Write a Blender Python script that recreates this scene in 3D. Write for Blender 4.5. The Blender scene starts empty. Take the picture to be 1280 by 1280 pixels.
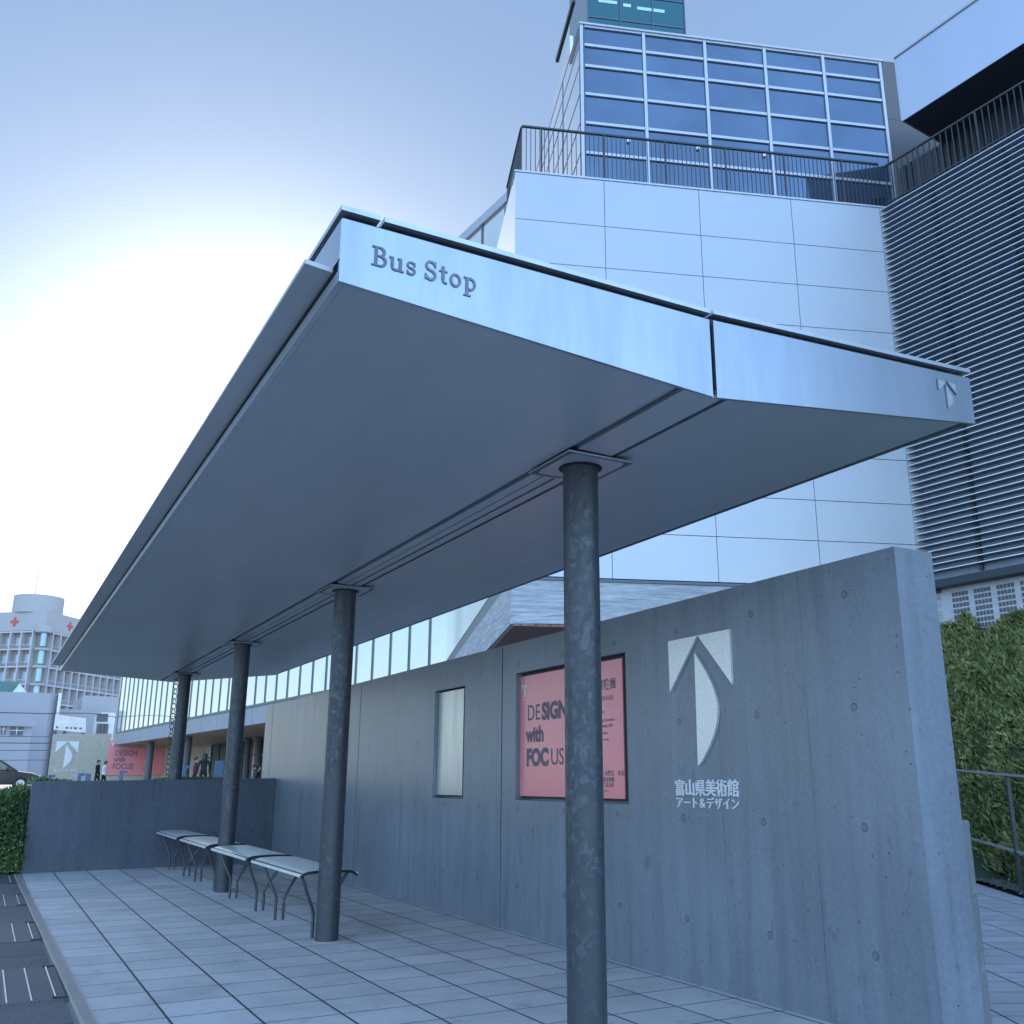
import bpy, bmesh, math, random
from mathutils import Vector, Matrix
import numpy as np
random.seed(7); rng = np.random.default_rng(7)
R = math.radians
sc = bpy.context.scene
COL = sc.collection
H = 1.45                                             # eye height of the camera
CAM = (0.511175256, 0.27289229, 0.0, 1195.19, 672.1, 640.0)   # yaw, pitch, roll, focal px, principal point (1280 px photo)

# ------------------------------------------------------------------ materials
def new_mat(name):
    m = bpy.data.materials.new(name); m.use_nodes = True
    nt = m.node_tree; b = nt.nodes['Principled BSDF']
    return m, nt, b
def N(nt, typ, **kw):
    n = nt.nodes.new(typ)
    for k, v in kw.items():
        if k.startswith('i_'): n.inputs[k[2:]].default_value = v
        else: setattr(n, k, v)
    return n
def L(nt, a, b): nt.links.new(a, b)
def pos(nt, scale=(1, 1, 1), rot=(0, 0, 0)):
    g = N(nt, 'ShaderNodeNewGeometry'); mp = N(nt, 'ShaderNodeMapping')
    mp.inputs['Scale'].default_value = scale; mp.inputs['Rotation'].default_value = rot
    L(nt, g.outputs['Position'], mp.inputs['Vector']); return mp.outputs['Vector']
def noise(nt, vec, scale, detail=4, rough=.55, dist=0):
    n = N(nt, 'ShaderNodeTexNoise'); n.inputs['Scale'].default_value = scale
    n.inputs['Detail'].default_value = detail; n.inputs['Roughness'].default_value = rough
    n.inputs['Distortion'].default_value = dist
    L(nt, vec, n.inputs['Vector']); return n.outputs['Fac']
def ramp(nt, fac, stops):
    r = N(nt, 'ShaderNodeValToRGB'); e = r.color_ramp.elements
    while len(e) < len(stops): e.new(0.5)
    for i, (p, c) in enumerate(stops):
        e[i].position = p; e[i].color = (*c, 1) if len(c) == 3 else c
    L(nt, fac, r.inputs['Fac']); return r.outputs['Color']
def g3(v): return (v, v, v)
def mixc(nt, fac, a, b, mode='MIX'):
    m = N(nt, 'ShaderNodeMix', data_type='RGBA', blend_type=mode)
    for s, v in ((0, fac), (6, a), (7, b)):
        if hasattr(v, 'is_linked'): L(nt, v, m.inputs[s])
        else: m.inputs[s].default_value = v if s == 0 else (*v, 1)
    return m.outputs[2]
def math_(nt, op, a, b=None, clamp=False):
    m = N(nt, 'ShaderNodeMath', operation=op); m.use_clamp = clamp
    for i, v in enumerate((a, b)):
        if v is None: continue
        if hasattr(v, 'is_linked'): L(nt, v, m.inputs[i])
        else: m.inputs[i].default_value = v
    return m.outputs[0]
def bump(nt, b, h, strength=.3, dist=.01, prev=None):
    n = N(nt, 'ShaderNodeBump'); n.inputs['Strength'].default_value = strength; n.inputs['Distance'].default_value = dist
    L(nt, h, n.inputs['Height'])
    if prev is not None: L(nt, prev, n.inputs['Normal'])
    L(nt, n.outputs['Normal'], b.inputs['Normal']); return n.outputs['Normal']
def simple(name, col, rough=.5, metal=0, var=.12, scale=6, spec=.5, bmp=0, coat=0):
    m, nt, b = new_mat(name)
    f = noise(nt, pos(nt), scale, 5)
    c = ramp(nt, f, [(.3, tuple(x * (1 - var) for x in col)), (.7, tuple(min(1, x * (1 + var)) for x in col))])
    L(nt, c, b.inputs['Base Color']); b.inputs['Roughness'].default_value = rough
    b.inputs['Metallic'].default_value = metal; b.inputs['Specular IOR Level'].default_value = spec
    r = ramp(nt, f, [(.2, g3(max(.02, rough * .85))), (.8, g3(min(1, rough * 1.15)))]); L(nt, r, b.inputs['Roughness'])
    if coat: b.inputs['Coat Weight'].default_value = coat; b.inputs['Coat Roughness'].default_value = .18
    if bmp: bump(nt, b, noise(nt, pos(nt), scale * 8, 3), bmp, .004)
    return m

def concrete(name, base, holes=True, rough=.36, coat=.6):
    m, nt, b = new_mat(name)
    streak = noise(nt, pos(nt, (5, 5, .35)), 1.6, 7, .62)
    cloud = noise(nt, pos(nt), .9, 5, .6)
    fine = noise(nt, pos(nt), 38, 4, .6)
    dark = tuple(x * .62 for x in base); lite = tuple(min(1, x * 1.3) for x in base)
    c = ramp(nt, streak, [(.32, dark), (.5, base), (.72, lite)])
    c = mixc(nt, .45, c, ramp(nt, cloud, [(.3, dark), (.7, lite)]))
    c = mixc(nt, .09, c, ramp(nt, fine, [(.3, g3(.05)), (.7, g3(.6))]))
    # dark scuffs and stains with their own shapes
    sc_ = noise(nt, pos(nt, (3.4, 3.4, 1.1)), 2.2, 9, .7, 1.2)
    sm = ramp(nt, sc_, [(.60, g3(0)), (.65, g3(.65))])
    c = mixc(nt, sm, c, tuple(x * .6 for x in base))
    # air pits
    v = N(nt, 'ShaderNodeTexVoronoi'); v.inputs['Scale'].default_value = 11; L(nt, pos(nt), v.inputs['Vector'])
    pit = ramp(nt, v.outputs['Distance'], [(.045, g3(1)), (.085, g3(0))])
    c = mixc(nt, pit, c, g3(.03))
    h = math_(nt, 'SUBTRACT', math_(nt, 'MULTIPLY', fine, .15), math_(nt, 'MULTIPLY', pit, 1.0))
    if holes:                                        # formwork tie plugs every 0.9 m and board joints every 0.92 m
        g = N(nt, 'ShaderNodeNewGeometry'); s = N(nt, 'ShaderNodeSeparateXYZ'); L(nt, g.outputs['Position'], s.inputs[0])
        my = math_(nt, 'SUBTRACT', math_(nt, 'PINGPONG', math_(nt, 'SUBTRACT', s.outputs['Y'], 4.42), .453), 0)
        mz = math_(nt, 'PINGPONG', math_(nt, 'SUBTRACT', s.outputs['Z'], .438), .364)
        d = math_(nt, 'SQRT', math_(nt, 'ADD', math_(nt, 'MULTIPLY', my, my), math_(nt, 'MULTIPLY', mz, mz)))
        disc = ramp(nt, d, [(.0235, g3(1)), (.027, g3(0))])
        ring = ramp(nt, d, [(.018, g3(0)), (.0225, g3(1)), (.026, g3(0))])
        c = mixc(nt, math_(nt, 'MULTIPLY', disc, .5), c, tuple(x * .55 for x in base))
        c = mixc(nt, math_(nt, 'MULTIPLY', ring, .95), c, g3(.035))
        jy = math_(nt, 'PINGPONG', math_(nt, 'SUBTRACT', s.outputs['Y'], 4.83), .46)
        joint = ramp(nt, jy, [(.002, g3(1)), (.006, g3(0))])
        brk = ramp(nt, noise(nt, pos(nt), 1.3, 3), [(.38, g3(.15)), (.6, g3(.75))])
        joint = math_(nt, 'MULTIPLY', joint, brk)
        c = mixc(nt, joint, c, tuple(x * .45 for x in base))
        h = math_(nt, 'SUBTRACT', h, math_(nt, 'MULTIPLY', disc, 1.6)); h = math_(nt, 'SUBTRACT', h, math_(nt, 'MULTIPLY', joint, .8))
    L(nt, c, b.inputs['Base Color'])
    L(nt, ramp(nt, streak, [(.3, g3(rough * .85)), (.75, g3(rough * 1.25))]), b.inputs['Roughness'])
    b.inputs['Specular IOR Level'].default_value = .6; b.inputs['Coat Weight'].default_value = coat; b.inputs['Coat Roughness'].default_value = .3; b.inputs['Coat IOR'].default_value = 1.6
    bump(nt, b, h, .5, .006)
    return m

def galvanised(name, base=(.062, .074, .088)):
    m, nt, b = new_mat(name)
    w = N(nt, 'ShaderNodeTexVoronoi'); w.inputs['Scale'].default_value = 46
    nv = N(nt, 'ShaderNodeTexNoise'); nv.inputs['Scale'].default_value = 16; nv.inputs['Detail'].default_value = 4
    p = pos(nt, (1, 1, .62)); L(nt, p, nv.inputs['Vector'])
    mx = N(nt, 'ShaderNodeMix', data_type='VECTOR'); mx.inputs[0].default_value = .09; L(nt, p, mx.inputs[4]); L(nt, nv.outputs['Color'], mx.inputs[5])
    L(nt, mx.outputs[1], w.inputs['Vector'])
    spang = N(nt, 'ShaderNodeSeparateColor'); L(nt, w.outputs['Color'], spang.inputs[0])
    f = spang.outputs[0]
    big = noise(nt, pos(nt, (1, 1, .5)), 3.5, 5, .6)
    c = ramp(nt, f, [(.0, tuple(x * .85 for x in base)), (.74, base), (.82, tuple(x * 1.22 for x in base)), (1, tuple(x * 1.5 for x in base))])
    patch = ramp(nt, big, [(.38, g3(0)), (.6, g3(1))])
    c = mixc(nt, patch, base, c)
    L(nt, c, b.inputs['Base Color']); b.inputs['Metallic'].default_value = .35
    L(nt, ramp(nt, f, [(0, g3(.5)), (1, g3(.36))]), b.inputs['Roughness'])
    return m

def soffit_mat():
    m, nt, b = new_mat('painted soffit metal')
    f = noise(nt, pos(nt, (1, .25, 1)), 2.2, 6, .6)
    L(nt, ramp(nt, f, [(.3, (.50, .51, .52)), (.7, (.56, .57, .58))]), b.inputs['Base Color'])
    b.inputs['Roughness'].default_value = .38; b.inputs['Metallic'].default_value = .3
    bump(nt, b, noise(nt, pos(nt, (1, .5, 1)), 1.1, 2), .12, .05)
    return m
def brushed(name, base, rough=.3, metal=.9):
    m, nt, b = new_mat(name)
    f = noise(nt, pos(nt, (2.4, 2.4, .3)), 3, 7, .65); ff = noise(nt, pos(nt), 140, 2)
    L(nt, ramp(nt, f, [(.3, tuple(x * .84 for x in base)), (.7, base)]), b.inputs['Base Color'])
    L(nt, ramp(nt, f, [(.3, g3(rough * 1.2)), (.7, g3(rough * .9))]), b.inputs['Roughness'])
    b.inputs['Metallic'].default_value = metal
    bump(nt, b, ff, .04, .001)
    return m

def paver(name, base, x0, dx, y0, dy, az=0, jw=.0052, jcol=(.022, .022, .026), var=.2):
    m, nt, b = new_mat(name)
    g = N(nt, 'ShaderNodeNewGeometry'); mp = N(nt, 'ShaderNodeMapping', vector_type='POINT'); mp.inputs['Rotation'].default_value = (0, 0, az)
    L(nt, g.outputs['Position'], mp.inputs[0]); s = N(nt, 'ShaderNodeSeparateXYZ'); L(nt, mp.outputs[0], s.inputs[0])
    ax = math_(nt, 'SUBTRACT', s.outputs['X'], x0); ay = math_(nt, 'SUBTRACT', s.outputs['Y'], y0)
    jx = math_(nt, 'PINGPONG', ax, dx / 2); jy = math_(nt, 'PINGPONG', ay, dy / 2)
    wob = math_(nt, 'MULTIPLY', math_(nt, 'SUBTRACT', noise(nt, pos(nt), 14, 3), .5), .004)
    jx = math_(nt, 'ADD', jx, wob)
    jm = math_(nt, 'MAXIMUM', ramp(nt, jx, [(jw, g3(1)), (jw * 2.1, g3(0))]), ramp(nt, math_(nt, 'ADD', jy, wob), [(jw * .8, g3(1)), (jw * 1.6, g3(0))]))
    ix = math_(nt, 'FLOOR', math_(nt, 'DIVIDE', ax, dx)); iy = math_(nt, 'FLOOR', math_(nt, 'DIVIDE', ay, dy))
    cb = N(nt, 'ShaderNodeCombineXYZ'); L(nt, ix, cb.inputs[0]); L(nt, iy, cb.inputs[1])
    wn = N(nt, 'ShaderNodeTexWhiteNoise', noise_dimensions='3D'); L(nt, cb.outputs[0], wn.inputs['Vector'])
    tone = ramp(nt, wn.outputs['Value'], [(0, tuple(x * (1 - var) for x in base)), (1, tuple(x * (1 + var * .7) for x in base))])
    sp = noise(nt, pos(nt), 210, 2, .8); cl = noise(nt, pos(nt), 1.7, 6, .65)
    c = mixc(nt, .5, tone, ramp(nt, sp, [(.35, tuple(x * .45 for x in base)), (.65, tuple(min(1, x * 1.5) for x in base))]), 'MIX')
    c = mixc(nt, .75, c, ramp(nt, cl, [(.28, g3(.74)), (.55, g3(1.06)), (.8, g3(1.15))]), 'MULTIPLY')
    st = ramp(nt, noise(nt, pos(nt), 3.1, 8, .7, .8), [(.59, g3(0)), (.68, g3(.5))])
    c = mixc(nt, st, c, tuple(x * .45 for x in base))
    dots = N(nt, 'ShaderNodeTexVoronoi'); dots.inputs['Scale'].default_value = 2.3; L(nt, pos(nt), dots.inputs['Vector'])
    c = mixc(nt, ramp(nt, dots.outputs['Distance'], [(.018, g3(.8)), (.03, g3(0))]), c, g3(.04))
    c = mixc(nt, jm, c, jcol)
    L(nt, c, b.inputs['Base Color']); b.inputs['Roughness'].default_value = .62; b.inputs['Specular IOR Level'].default_value = .5
    hh = math_(nt, 'SUBTRACT', math_(nt, 'MULTIPLY', sp, .12), jm)
    bump(nt, b, hh, .6, .003)
    return m

def asphalt(name, base=(.06, .062, .066)):
    m, nt, b = new_mat(name)
    sp = noise(nt, pos(nt), 160, 3, .8); cl = noise(nt, pos(nt), 1.1, 6, .6)
    g = N(nt, 'ShaderNodeNewGeometry'); s = N(nt, 'ShaderNodeSeparateXYZ'); L(nt, g.outputs['Position'], s.inputs[0])
    c = ramp(nt, sp, [(.35, tuple(x * .45 for x in base)), (.5, base), (.68, tuple(x * 2.3 for x in base))])
    c = mixc(nt, .7, c, ramp(nt, cl, [(.3, g3(.7)), (.7, g3(1.15))]), 'MULTIPLY')
    jy = math_(nt, 'PINGPONG', math_(nt, 'SUBTRACT', s.outputs['Y'], 7.13), 1.4)
    c = mixc(nt, ramp(nt, jy, [(.006, g3(.8)), (.013, g3(0))]), c, g3(.012))
    L(nt, c, b.inputs['Base Color']); b.inputs['Roughness'].default_value = .75
    bump(nt, b, sp, .6, .004); return m

def leaves(name, c1, c2, c3):
    m, nt, b = new_mat(name)
    oi = noise(nt, pos(nt), 1.4, 4, .6); fi = noise(nt, pos(nt), 26, 2)
    c = ramp(nt, oi, [(.35, c1), (.55, c2), (.75, c3)])
    c = mixc(nt, .6, c, ramp(nt, fi, [(.3, g3(.45)), (.7, g3(1.5))]), 'MULTIPLY')
    L(nt, c, b.inputs['Base Color']); b.inputs['Roughness'].default_value = .55
    b.inputs['Specular IOR Level'].default_value = .3
    return m

def formwork(name, base, az):                       # board-marked concrete
    m, nt, b = new_mat(name)
    n1 = noise(nt, pos(nt, (.55, .55, 5.5)), 1.5, 6, .65); n2 = noise(nt, pos(nt, (1, 1, 9)), 3.0, 5, .7)
    c = ramp(nt, n1, [(.3, tuple(x * .6 for x in base)), (.5, base), (.7, tuple(min(1, x * 1.4) for x in base))])
    c = mixc(nt, .4, c, ramp(nt, n2, [(.3, tuple(x * .5 for x in base)), (.7, tuple(min(1, x * 1.5) for x in base))]))
    L(nt, c, b.inputs['Base Color']); b.inputs['Roughness'].default_value = .6
    wv = noise(nt, pos(nt, (.9, .9, 8)), 1.5, 3, .5, .4)
    bump(nt, b, wv, .8, .07); return m

def planks(name, base):
    m, nt, b = new_mat(name)
    g = N(nt, 'ShaderNodeNewGeometry'); s = N(nt, 'ShaderNodeSeparateXYZ'); L(nt, g.outputs['Position'], s.inputs[0])
    j = math_(nt, 'PINGPONG', s.outputs['X'], .15)
    c = mixc(nt, ramp(nt, j, [(.008, g3(1)), (.02, g3(0))]), ramp(nt, noise(nt, pos(nt, (8, .5, 1)), 2, 5), [(.3, tuple(x * .7 for x in base)), (.7, tuple(x * 1.2 for x in base))]), tuple(x * .25 for x in base))
    L(nt, c, b.inputs['Base Color']); b.inputs['Roughness'].default_value = .45; return m

def glassy(name, base, rough=.04, metal=.75, var=.06):
    m, nt, b = new_mat(name)
    f = noise(nt, pos(nt), .35, 3)
    L(nt, ramp(nt, f, [(.3, tuple(x * (1 - var) for x in base)), (.7, tuple(min(1, x * (1 + var)) for x in base))]), b.inputs['Base Color'])
    b.inputs['Roughness'].default_value = rough; b.inputs['Metallic'].default_value = metal
    bump(nt, b, noise(nt, pos(nt), .8, 1), .03, .02)
    return m
def perforated(name, base, px, pz):
    m, nt, b = new_mat(name)
    v = pos(nt, (1, 1, 1)); w = N(nt, 'ShaderNodeTexVoronoi'); w.inputs['Scale'].default_value = 9; L(nt, v, w.inputs['Vector']); w.inputs['Randomness'].default_value = .1
    c = ramp(nt, w.outputs['Distance'], [(.25, tuple(x * .95 for x in base)), (.45, base)])
    L(nt, c, b.inputs['Base Color']); b.inputs['Roughness'].default_value = .32; b.inputs['Metallic'].default_value = .85; return m

M = dict(
    concrete=concrete('fair faced concrete', (.158, .195, .245), rough=.42),
    concrete_shaded=concrete('end wall concrete', (.070, .094, .138), holes=False, rough=.5, coat=.0),  # shade on the unlit end wall is put into this darker base colour
    concrete_far=simple('pale concrete band', (.36, .37, .40), .6, var=.1, scale=1.5),
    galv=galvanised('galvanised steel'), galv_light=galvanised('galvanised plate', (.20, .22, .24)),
    soffit=soffit_mat(), fascia=brushed('fascia stainless', (.47, .53, .61), .3, .92),
    cap=brushed('roof cap metal', (.62, .66, .70), .34, .8),
    dark=simple('dark gap rubber', (.02, .021, .024), .6), charcoal=simple('charcoal paint', (.045, .05, .058), .4),
    letter=simple('letter metal grey', (.16, .185, .21), .4, .5),
    seat=brushed('seat metal', (.84, .85, .82), .3, .25), leg=simple('bench leg grey steel', (.09, .10, .115), .38, .5),
    paving=paver('plaza pavers', (.58, .575, .575), 1.727, .5, 6.099, .4394),
    paving2=paver('ramp pavers', (.40, .415, .44), .1, .55, .3, .36, az=R(30.25)),
    asphalt=asphalt('dark aggregate pavement', (.125, .128, .132)), road=asphalt('road asphalt', (.10, .10, .10)),
    sand=simple('pale plaza ground', (.34, .335, .33), .8, scale=3),
    red=simple('poster red', (.94, .29, .30), .3, var=.04, scale=2, coat=.55), ink=simple('poster ink', (.16, .14, .17), .6), inkl=simple('poster ink faded', (.48, .20, .23), .6),
    white=simple('white print', (.82, .82, .84), .5, var=.03),
    mirror=brushed('blank board metal', (.80, .83, .80), .30, .75),
    clad=simple('aluminium cladding', (.48, .515, .555), .38, .45, var=.03, scale=.8),
    cladside=glassy('polished cladding', (.80, .82, .84), .12, .9),
    glass=glassy('curtain glass', (.13, .185, .26), .05, .8, .16), glassin=glassy('wing glass', (.88, .93, .84), .06, .8, .04),
    mull=simple('mullion aluminium', (.52, .54, .58), .35, .55, var=.04), mulld=simple('mullion dark', (.10, .13, .17), .4, .4),
    teal=glassy('lift glass teal', (.05, .15, .17), .05, .6), tealp=simple('pale teal panel', (.45, .75, .72), .4),
    stone=simple('dark grey stone', (.12, .125, .135), .6, scale=20, bmp=.2),
    perf=perforated('perforated overhang metal', (.58, .62, .70), 1, 1),
    navy=simple('dark wall coating', (.035, .045, .062), .5), groove=simple('groove paint', (.13, .14, .155), .5), louvrew=simple('louvre backing', (.22, .27, .34), .5), blade_shade=simple('louvre blade painted shade', (.20, .24, .30), .5), louvre=simple('louvre aluminium', (.74, .78, .80), .3, .5, var=.03),
    vent=simple('vent block white', (.50, .52, .56), .6), form=formwork('board marked concrete', (.44, .47, .50), 0),
    wood=planks('timber soffit', (.72, .44, .25)), brown=planks('brown timber soffit', (.30, .13, .09)),
    leaf=leaves('juniper leaves', (.13, .17, .06), (.21, .24, .085), (.32, .31, .12)),
    leafl=leaves('hedge leaves', (.10, .18, .08), (.16, .245, .10), (.21, .28, .12)),
    soil=simple('dark soil', (.03, .05, .025), .9, scale=12, bmp=.4), gravel=simple('gravel', (.06, .06, .065), .7, scale=30),
    stone2=simple('gravel stones', (.085, .085, .09), .6, scale=8, var=.5),
    beige=simple('beige museum wall', (.52, .47, .38), .7, scale=3), cream=simple('cream wall', (.74, .70, .62), .6, scale=.5, var=.04),
    blue=simple('blue letter paint', (.08, .13, .24), .45), lilac=simple('lilac grey wall', (.38, .385, .42), .7, scale=.08, var=.06),
    hosp=simple('hospital wall', (.40, .395, .40), .7, scale=.05, var=.05), hospb=simple('hospital balcony beige', (.42, .37, .32), .8, scale=.1),
    hospw=simple('hospital white frame', (.48, .48, .50), .6), redc=simple('red cross paint', (.50, .09, .07), .5),
    hwin=glassy('hospital window', (.50, .62, .74), .2, .15), hteal=glassy('hospital corner glass', (.28, .42, .47), .15, .3),
    green=simple('green roof', (.09, .20, .17), .5, scale=.5), pipew=simple('white board', (.75, .75, .74), .6, scale=1),
    carb=simple('dark navy car paint', (.012, .017, .032), .12, 0, spec=.5), carg=glassy('car glass', (.08, .10, .12), .04, .3),
    tyre=simple('tyre rubber', (.02, .02, .02), .7), rim=brushed('rim alloy', (.5, .5, .52), .3), lampw=simple('headlight lens', (.8, .8, .82), .1),
    skin=simple('skin', (.45, .28, .2), .5), hair=simple('black hair', (.012, .011, .012), .4), blackc=simple('black cloth', (.015, .015, .02), .85),
    whitec=simple('white cloth', (.72, .73, .76), .85), redd=simple('dark red cloth', (.12, .02, .03), .8), navyc=simple('navy cloth', (.03, .05, .11), .8),
    drain=simple('slot drain concrete', (.46, .42, .38), .7, scale=15), bar=simple('white steel bar', (.75, .75, .72), .35, .2), wire=simple('cable black', (.02, .02, .025), .5),
    emblem=simple('brushed silver speckled', (.86, .86, .83), .36, .5, var=.12, scale=60),
    lampd=simple('downlight', (.9, .9, .88), .4),
)
# checker plate material
def checker():
    m, nt, b = new_mat('checker plate')
    w = N(nt, 'ShaderNodeTexVoronoi'); w.inputs['Scale'].default_value = 55; w.inputs['Randomness'].default_value = .0; L(nt, pos(nt, (1, 1.4, 1), (0, 0, .78)), w.inputs['Vector'])
    c = ramp(nt, w.outputs['Distance'], [(.2, (.19, .21, .24)), (.45, (.07, .08, .095))])
    L(nt, c, b.inputs['Base Color']); b.inputs['Roughness'].default_value = .55; b.inputs['Specular IOR Level'].default_value = .25
    bump(nt, b, w.outputs['Distance'], .6, -.004); return m
M['checker'] = checker()

# ------------------------------------------------------------------ mesh helpers
def wloc(o):
    v = Vector((0, 0, 0))
    while o is not None: v += o.location; o = o.parent
    return v
class Fr:                                            # local frame: u along azimuth az, w outward (to the right-hand normal), z up
    def __init__(s, ox, oy, az, oz=0, flip=False):
        a = R(az); s.o = Vector((ox, oy, oz)); s.e = Vector((math.sin(a), math.cos(a), 0))
        s.m = Vector((math.cos(a), -math.sin(a), 0)) * (-1 if flip else 1)
    def __call__(s, u, w, z): return s.o + s.e * u + s.m * w + Vector((0, 0, z))
ID = lambda x, y, z: Vector((x, y, z))
class MB:
    def __init__(s, f=ID): s.v = []; s.f = []; s.mi = []; s.fr = f; s.mat = 0
    def add(s, vs, fs):
        n = len(s.v); s.v += [tuple(s.fr(*p)) for p in vs]; s.f += [tuple(n + i for i in f) for f in fs]; s.mi += [s.mat] * len(fs); return s
    def box(s, x0, x1, y0, y1, z0, z1):
        return s.add([(x0, y0, z0), (x1, y0, z0), (x1, y1, z0), (x0, y1, z0), (x0, y0, z1), (x1, y0, z1), (x1, y1, z1), (x0, y1, z1)],
                     [(0, 3, 2, 1), (4, 5, 6, 7), (0, 1, 5, 4), (1, 2, 6, 5), (2, 3, 7, 6), (3, 0, 4, 7)])
    def hexa(s, p): return s.add(p, [(0, 3, 2, 1), (4, 5, 6, 7), (0, 1, 5, 4), (1, 2, 6, 5), (2, 3, 7, 6), (3, 0, 4, 7)])
    def prism(s, poly, d, axis='y'):                 # poly in a plane; extruded by vector d
        n = len(poly); q = [tuple(a + b for a, b in zip(p, d)) for p in poly]
        return s.add(list(poly) + q, [tuple(range(n))[::-1], tuple(range(n, 2 * n))] + [(i, (i + 1) % n, n + (i + 1) % n, n + i) for i in range(n)])
    def cyl(s, x, y, z0, z1, r, r1=None, n=32, cap=True):
        r1 = r if r1 is None else r1
        a = [(x + r * math.cos(2 * math.pi * i / n), y + r * math.sin(2 * math.pi * i / n), z0) for i in range(n)]
        b = [(x + r1 * math.cos(2 * math.pi * i / n), y + r1 * math.sin(2 * math.pi * i / n), z1) for i in range(n)]
        f = [(i, (i + 1) % n, n + (i + 1) % n, n + i) for i in range(n)]
        if cap: f += [tuple(range(n))[::-1], tuple(range(n, 2 * n))]
        return s.add(a + b, f)
    def tube(s, pts, r, n=10, closed=False):
        P = [Vector(p) for p in pts]; rings = []
        up = Vector((0, 0, 1))
        for i, p in enumerate(P):
            if closed: t = (P[(i + 1) % len(P)] - P[i - 1])
            else: t = (P[min(i + 1, len(P) - 1)] - P[max(i - 1, 0)])
            t.normalize(); a = t.cross(up)
            if a.length < .05: a = t.cross(Vector((1, 0, 0)))
            a.normalize(); b = t.cross(a)
            rings.append([tuple(p + a * r * math.cos(2 * math.pi * k / n) + b * r * math.sin(2 * math.pi * k / n)) for k in range(n)])
        vs = [v for g in rings for v in g]; fs = []
        m = len(P); rg = range(m) if closed else range(m - 1)
        for i in rg:
            j = (i + 1) % m
            fs += [(i * n + k, i * n + (k + 1) % n, j * n + (k + 1) % n, j * n + k) for k in range(n)]
        if not closed: fs += [tuple(range(n))[::-1], tuple(range((m - 1) * n, m * n))]
        return s.add(vs, fs)
    def build(s, name, mat, parent=None, smooth=False, bev=0, recalc=True):
        off = wloc(parent) if parent is not None else Vector((0, 0, 0))
        me = bpy.data.meshes.new(name)
        me.from_pydata([tuple(Vector(v) - off) for v in s.v], [], s.f)
        for k in (mat if isinstance(mat, (list, tuple)) else [mat]): me.materials.append(M[k] if isinstance(k, str) else k)
        me.polygons.foreach_set('material_index', s.mi)
        if recalc or bev:
            bm = bmesh.new(); bm.from_mesh(me)
            if bev:
                ed = [e for e in bm.edges if len(e.link_faces) == 2 and e.calc_face_angle(0) > .5]
                bmesh.ops.bevel(bm, geom=ed, offset=bev, segments=2, affect='EDGES', profile=.6)
            if recalc: bmesh.ops.recalc_face_normals(bm, faces=bm.faces)
            bm.to_mesh(me); bm.free()
        if smooth:
            me.shade_smooth()
            try: me.set_sharp_from_angle(angle=R(38))
            except Exception: pass
        o = bpy.data.objects.new(name, me); COL.objects.link(o)
        if parent is not None: o.parent = parent
        return o
def tag(o, label=None, cat=None, group=None, kind=None):
    if label: o['label'] = label
    if cat: o['category'] = cat
    if group: o['group'] = group
    if kind: o['kind'] = kind
    return o
def thing(name, loc, label, cat, group=None):
    o = bpy.data.objects.new(name, None); o.location = loc; COL.objects.link(o); o.empty_display_size = .3
    return tag(o, label, cat, group)
def copy_tree(o, parent=None):
    c = o.copy(); COL.objects.link(c); c.parent = parent
    for ch in list(o.children): copy_tree(ch, c)
    return c
def text_mb(mb, body, size, place, extr=.003, off=0, align='LEFT', sx=1.0):
    """lettering from the built-in font; place(x, y, d) maps text-plane coordinates to the scene"""
    c = bpy.data.curves.new('t', 'FONT'); c.body = body; c.size = size; c.extrude = extr; c.offset = off; c.align_x = align; c.resolution_u = 4
    o = bpy.data.objects.new('t', c); COL.objects.link(o); bpy.context.view_layer.update()
    dg = bpy.context.evaluated_depsgraph_get(); me = bpy.data.meshes.new_from_object(o.evaluated_get(dg))
    n = len(mb.v); mb.v += [tuple(place(v.co.x * sx, v.co.y, v.co.z)) for v in me.vertices]
    mb.f += [tuple(n + i for i in p.vertices) for p in me.polygons]; mb.mi += [mb.mat] * len(me.polygons)
    bpy.data.objects.remove(o); bpy.data.curves.remove(c); bpy.data.meshes.remove(me)

# camera model (turns a photo pixel at a stated real distance into a point; used for the far buildings)
cy_, sy_ = math.cos(CAM[0]), math.sin(CAM[0]); cp_, sp_ = math.cos(CAM[1]), math.sin(CAM[1])
FW = Vector((sy_ * cp_, cy_ * cp_, sp_)); RT = Vector((cy_, -sy_, 0)); UP = RT.cross(FW)
def at(px, py, Y):
    d = RT * ((px - CAM[4]) / CAM[3]) - UP * ((py - CAM[5]) / CAM[3]) + FW
    t = Y / d.y; return Vector((d.x * t, Y, H + d.z * t))

# ------------------------------------------------------------------ ground
GZ = .9                                              # level of the plaza and street beyond the shelter
def rise(y): t = min(1, max(0, (y - 19.5) / 7.5)); return GZ * t * t * (3 - 2 * t)
ys = [-300, -20, 0, 10, 18, 19.5, 20.5, 21.5, 22.5, 23.5, 24.5, 25.5, 26.3, 27, 29, 33, 41, 60, 100, 200, 600, 3000]
g = MB()
xs = [-3000, -300, -60, -20, -5, 5, 20, 60, 300, 3000]
for y0, y1 in zip(ys, ys[1:]):
    for x0, x1 in zip(xs, xs[1:]):
        g.add([(x0, y0, rise(y0) - .03), (x1, y0, rise(y0) - .03), (x1, y1, rise(y1) - .03), (x0, y1, rise(y1) - .03)], [(0, 1, 2, 3)])
tag(g.build('ground', 'sand'), kind='structure')
def sheet(name, mat, poly, z=0.0):
    m = MB(); m.add([(x, y, z if z is not None else rise(y)) for x, y in poly], [tuple(range(len(poly)))]); return tag(m.build(name, mat, recalc=False), kind='structure')
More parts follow.
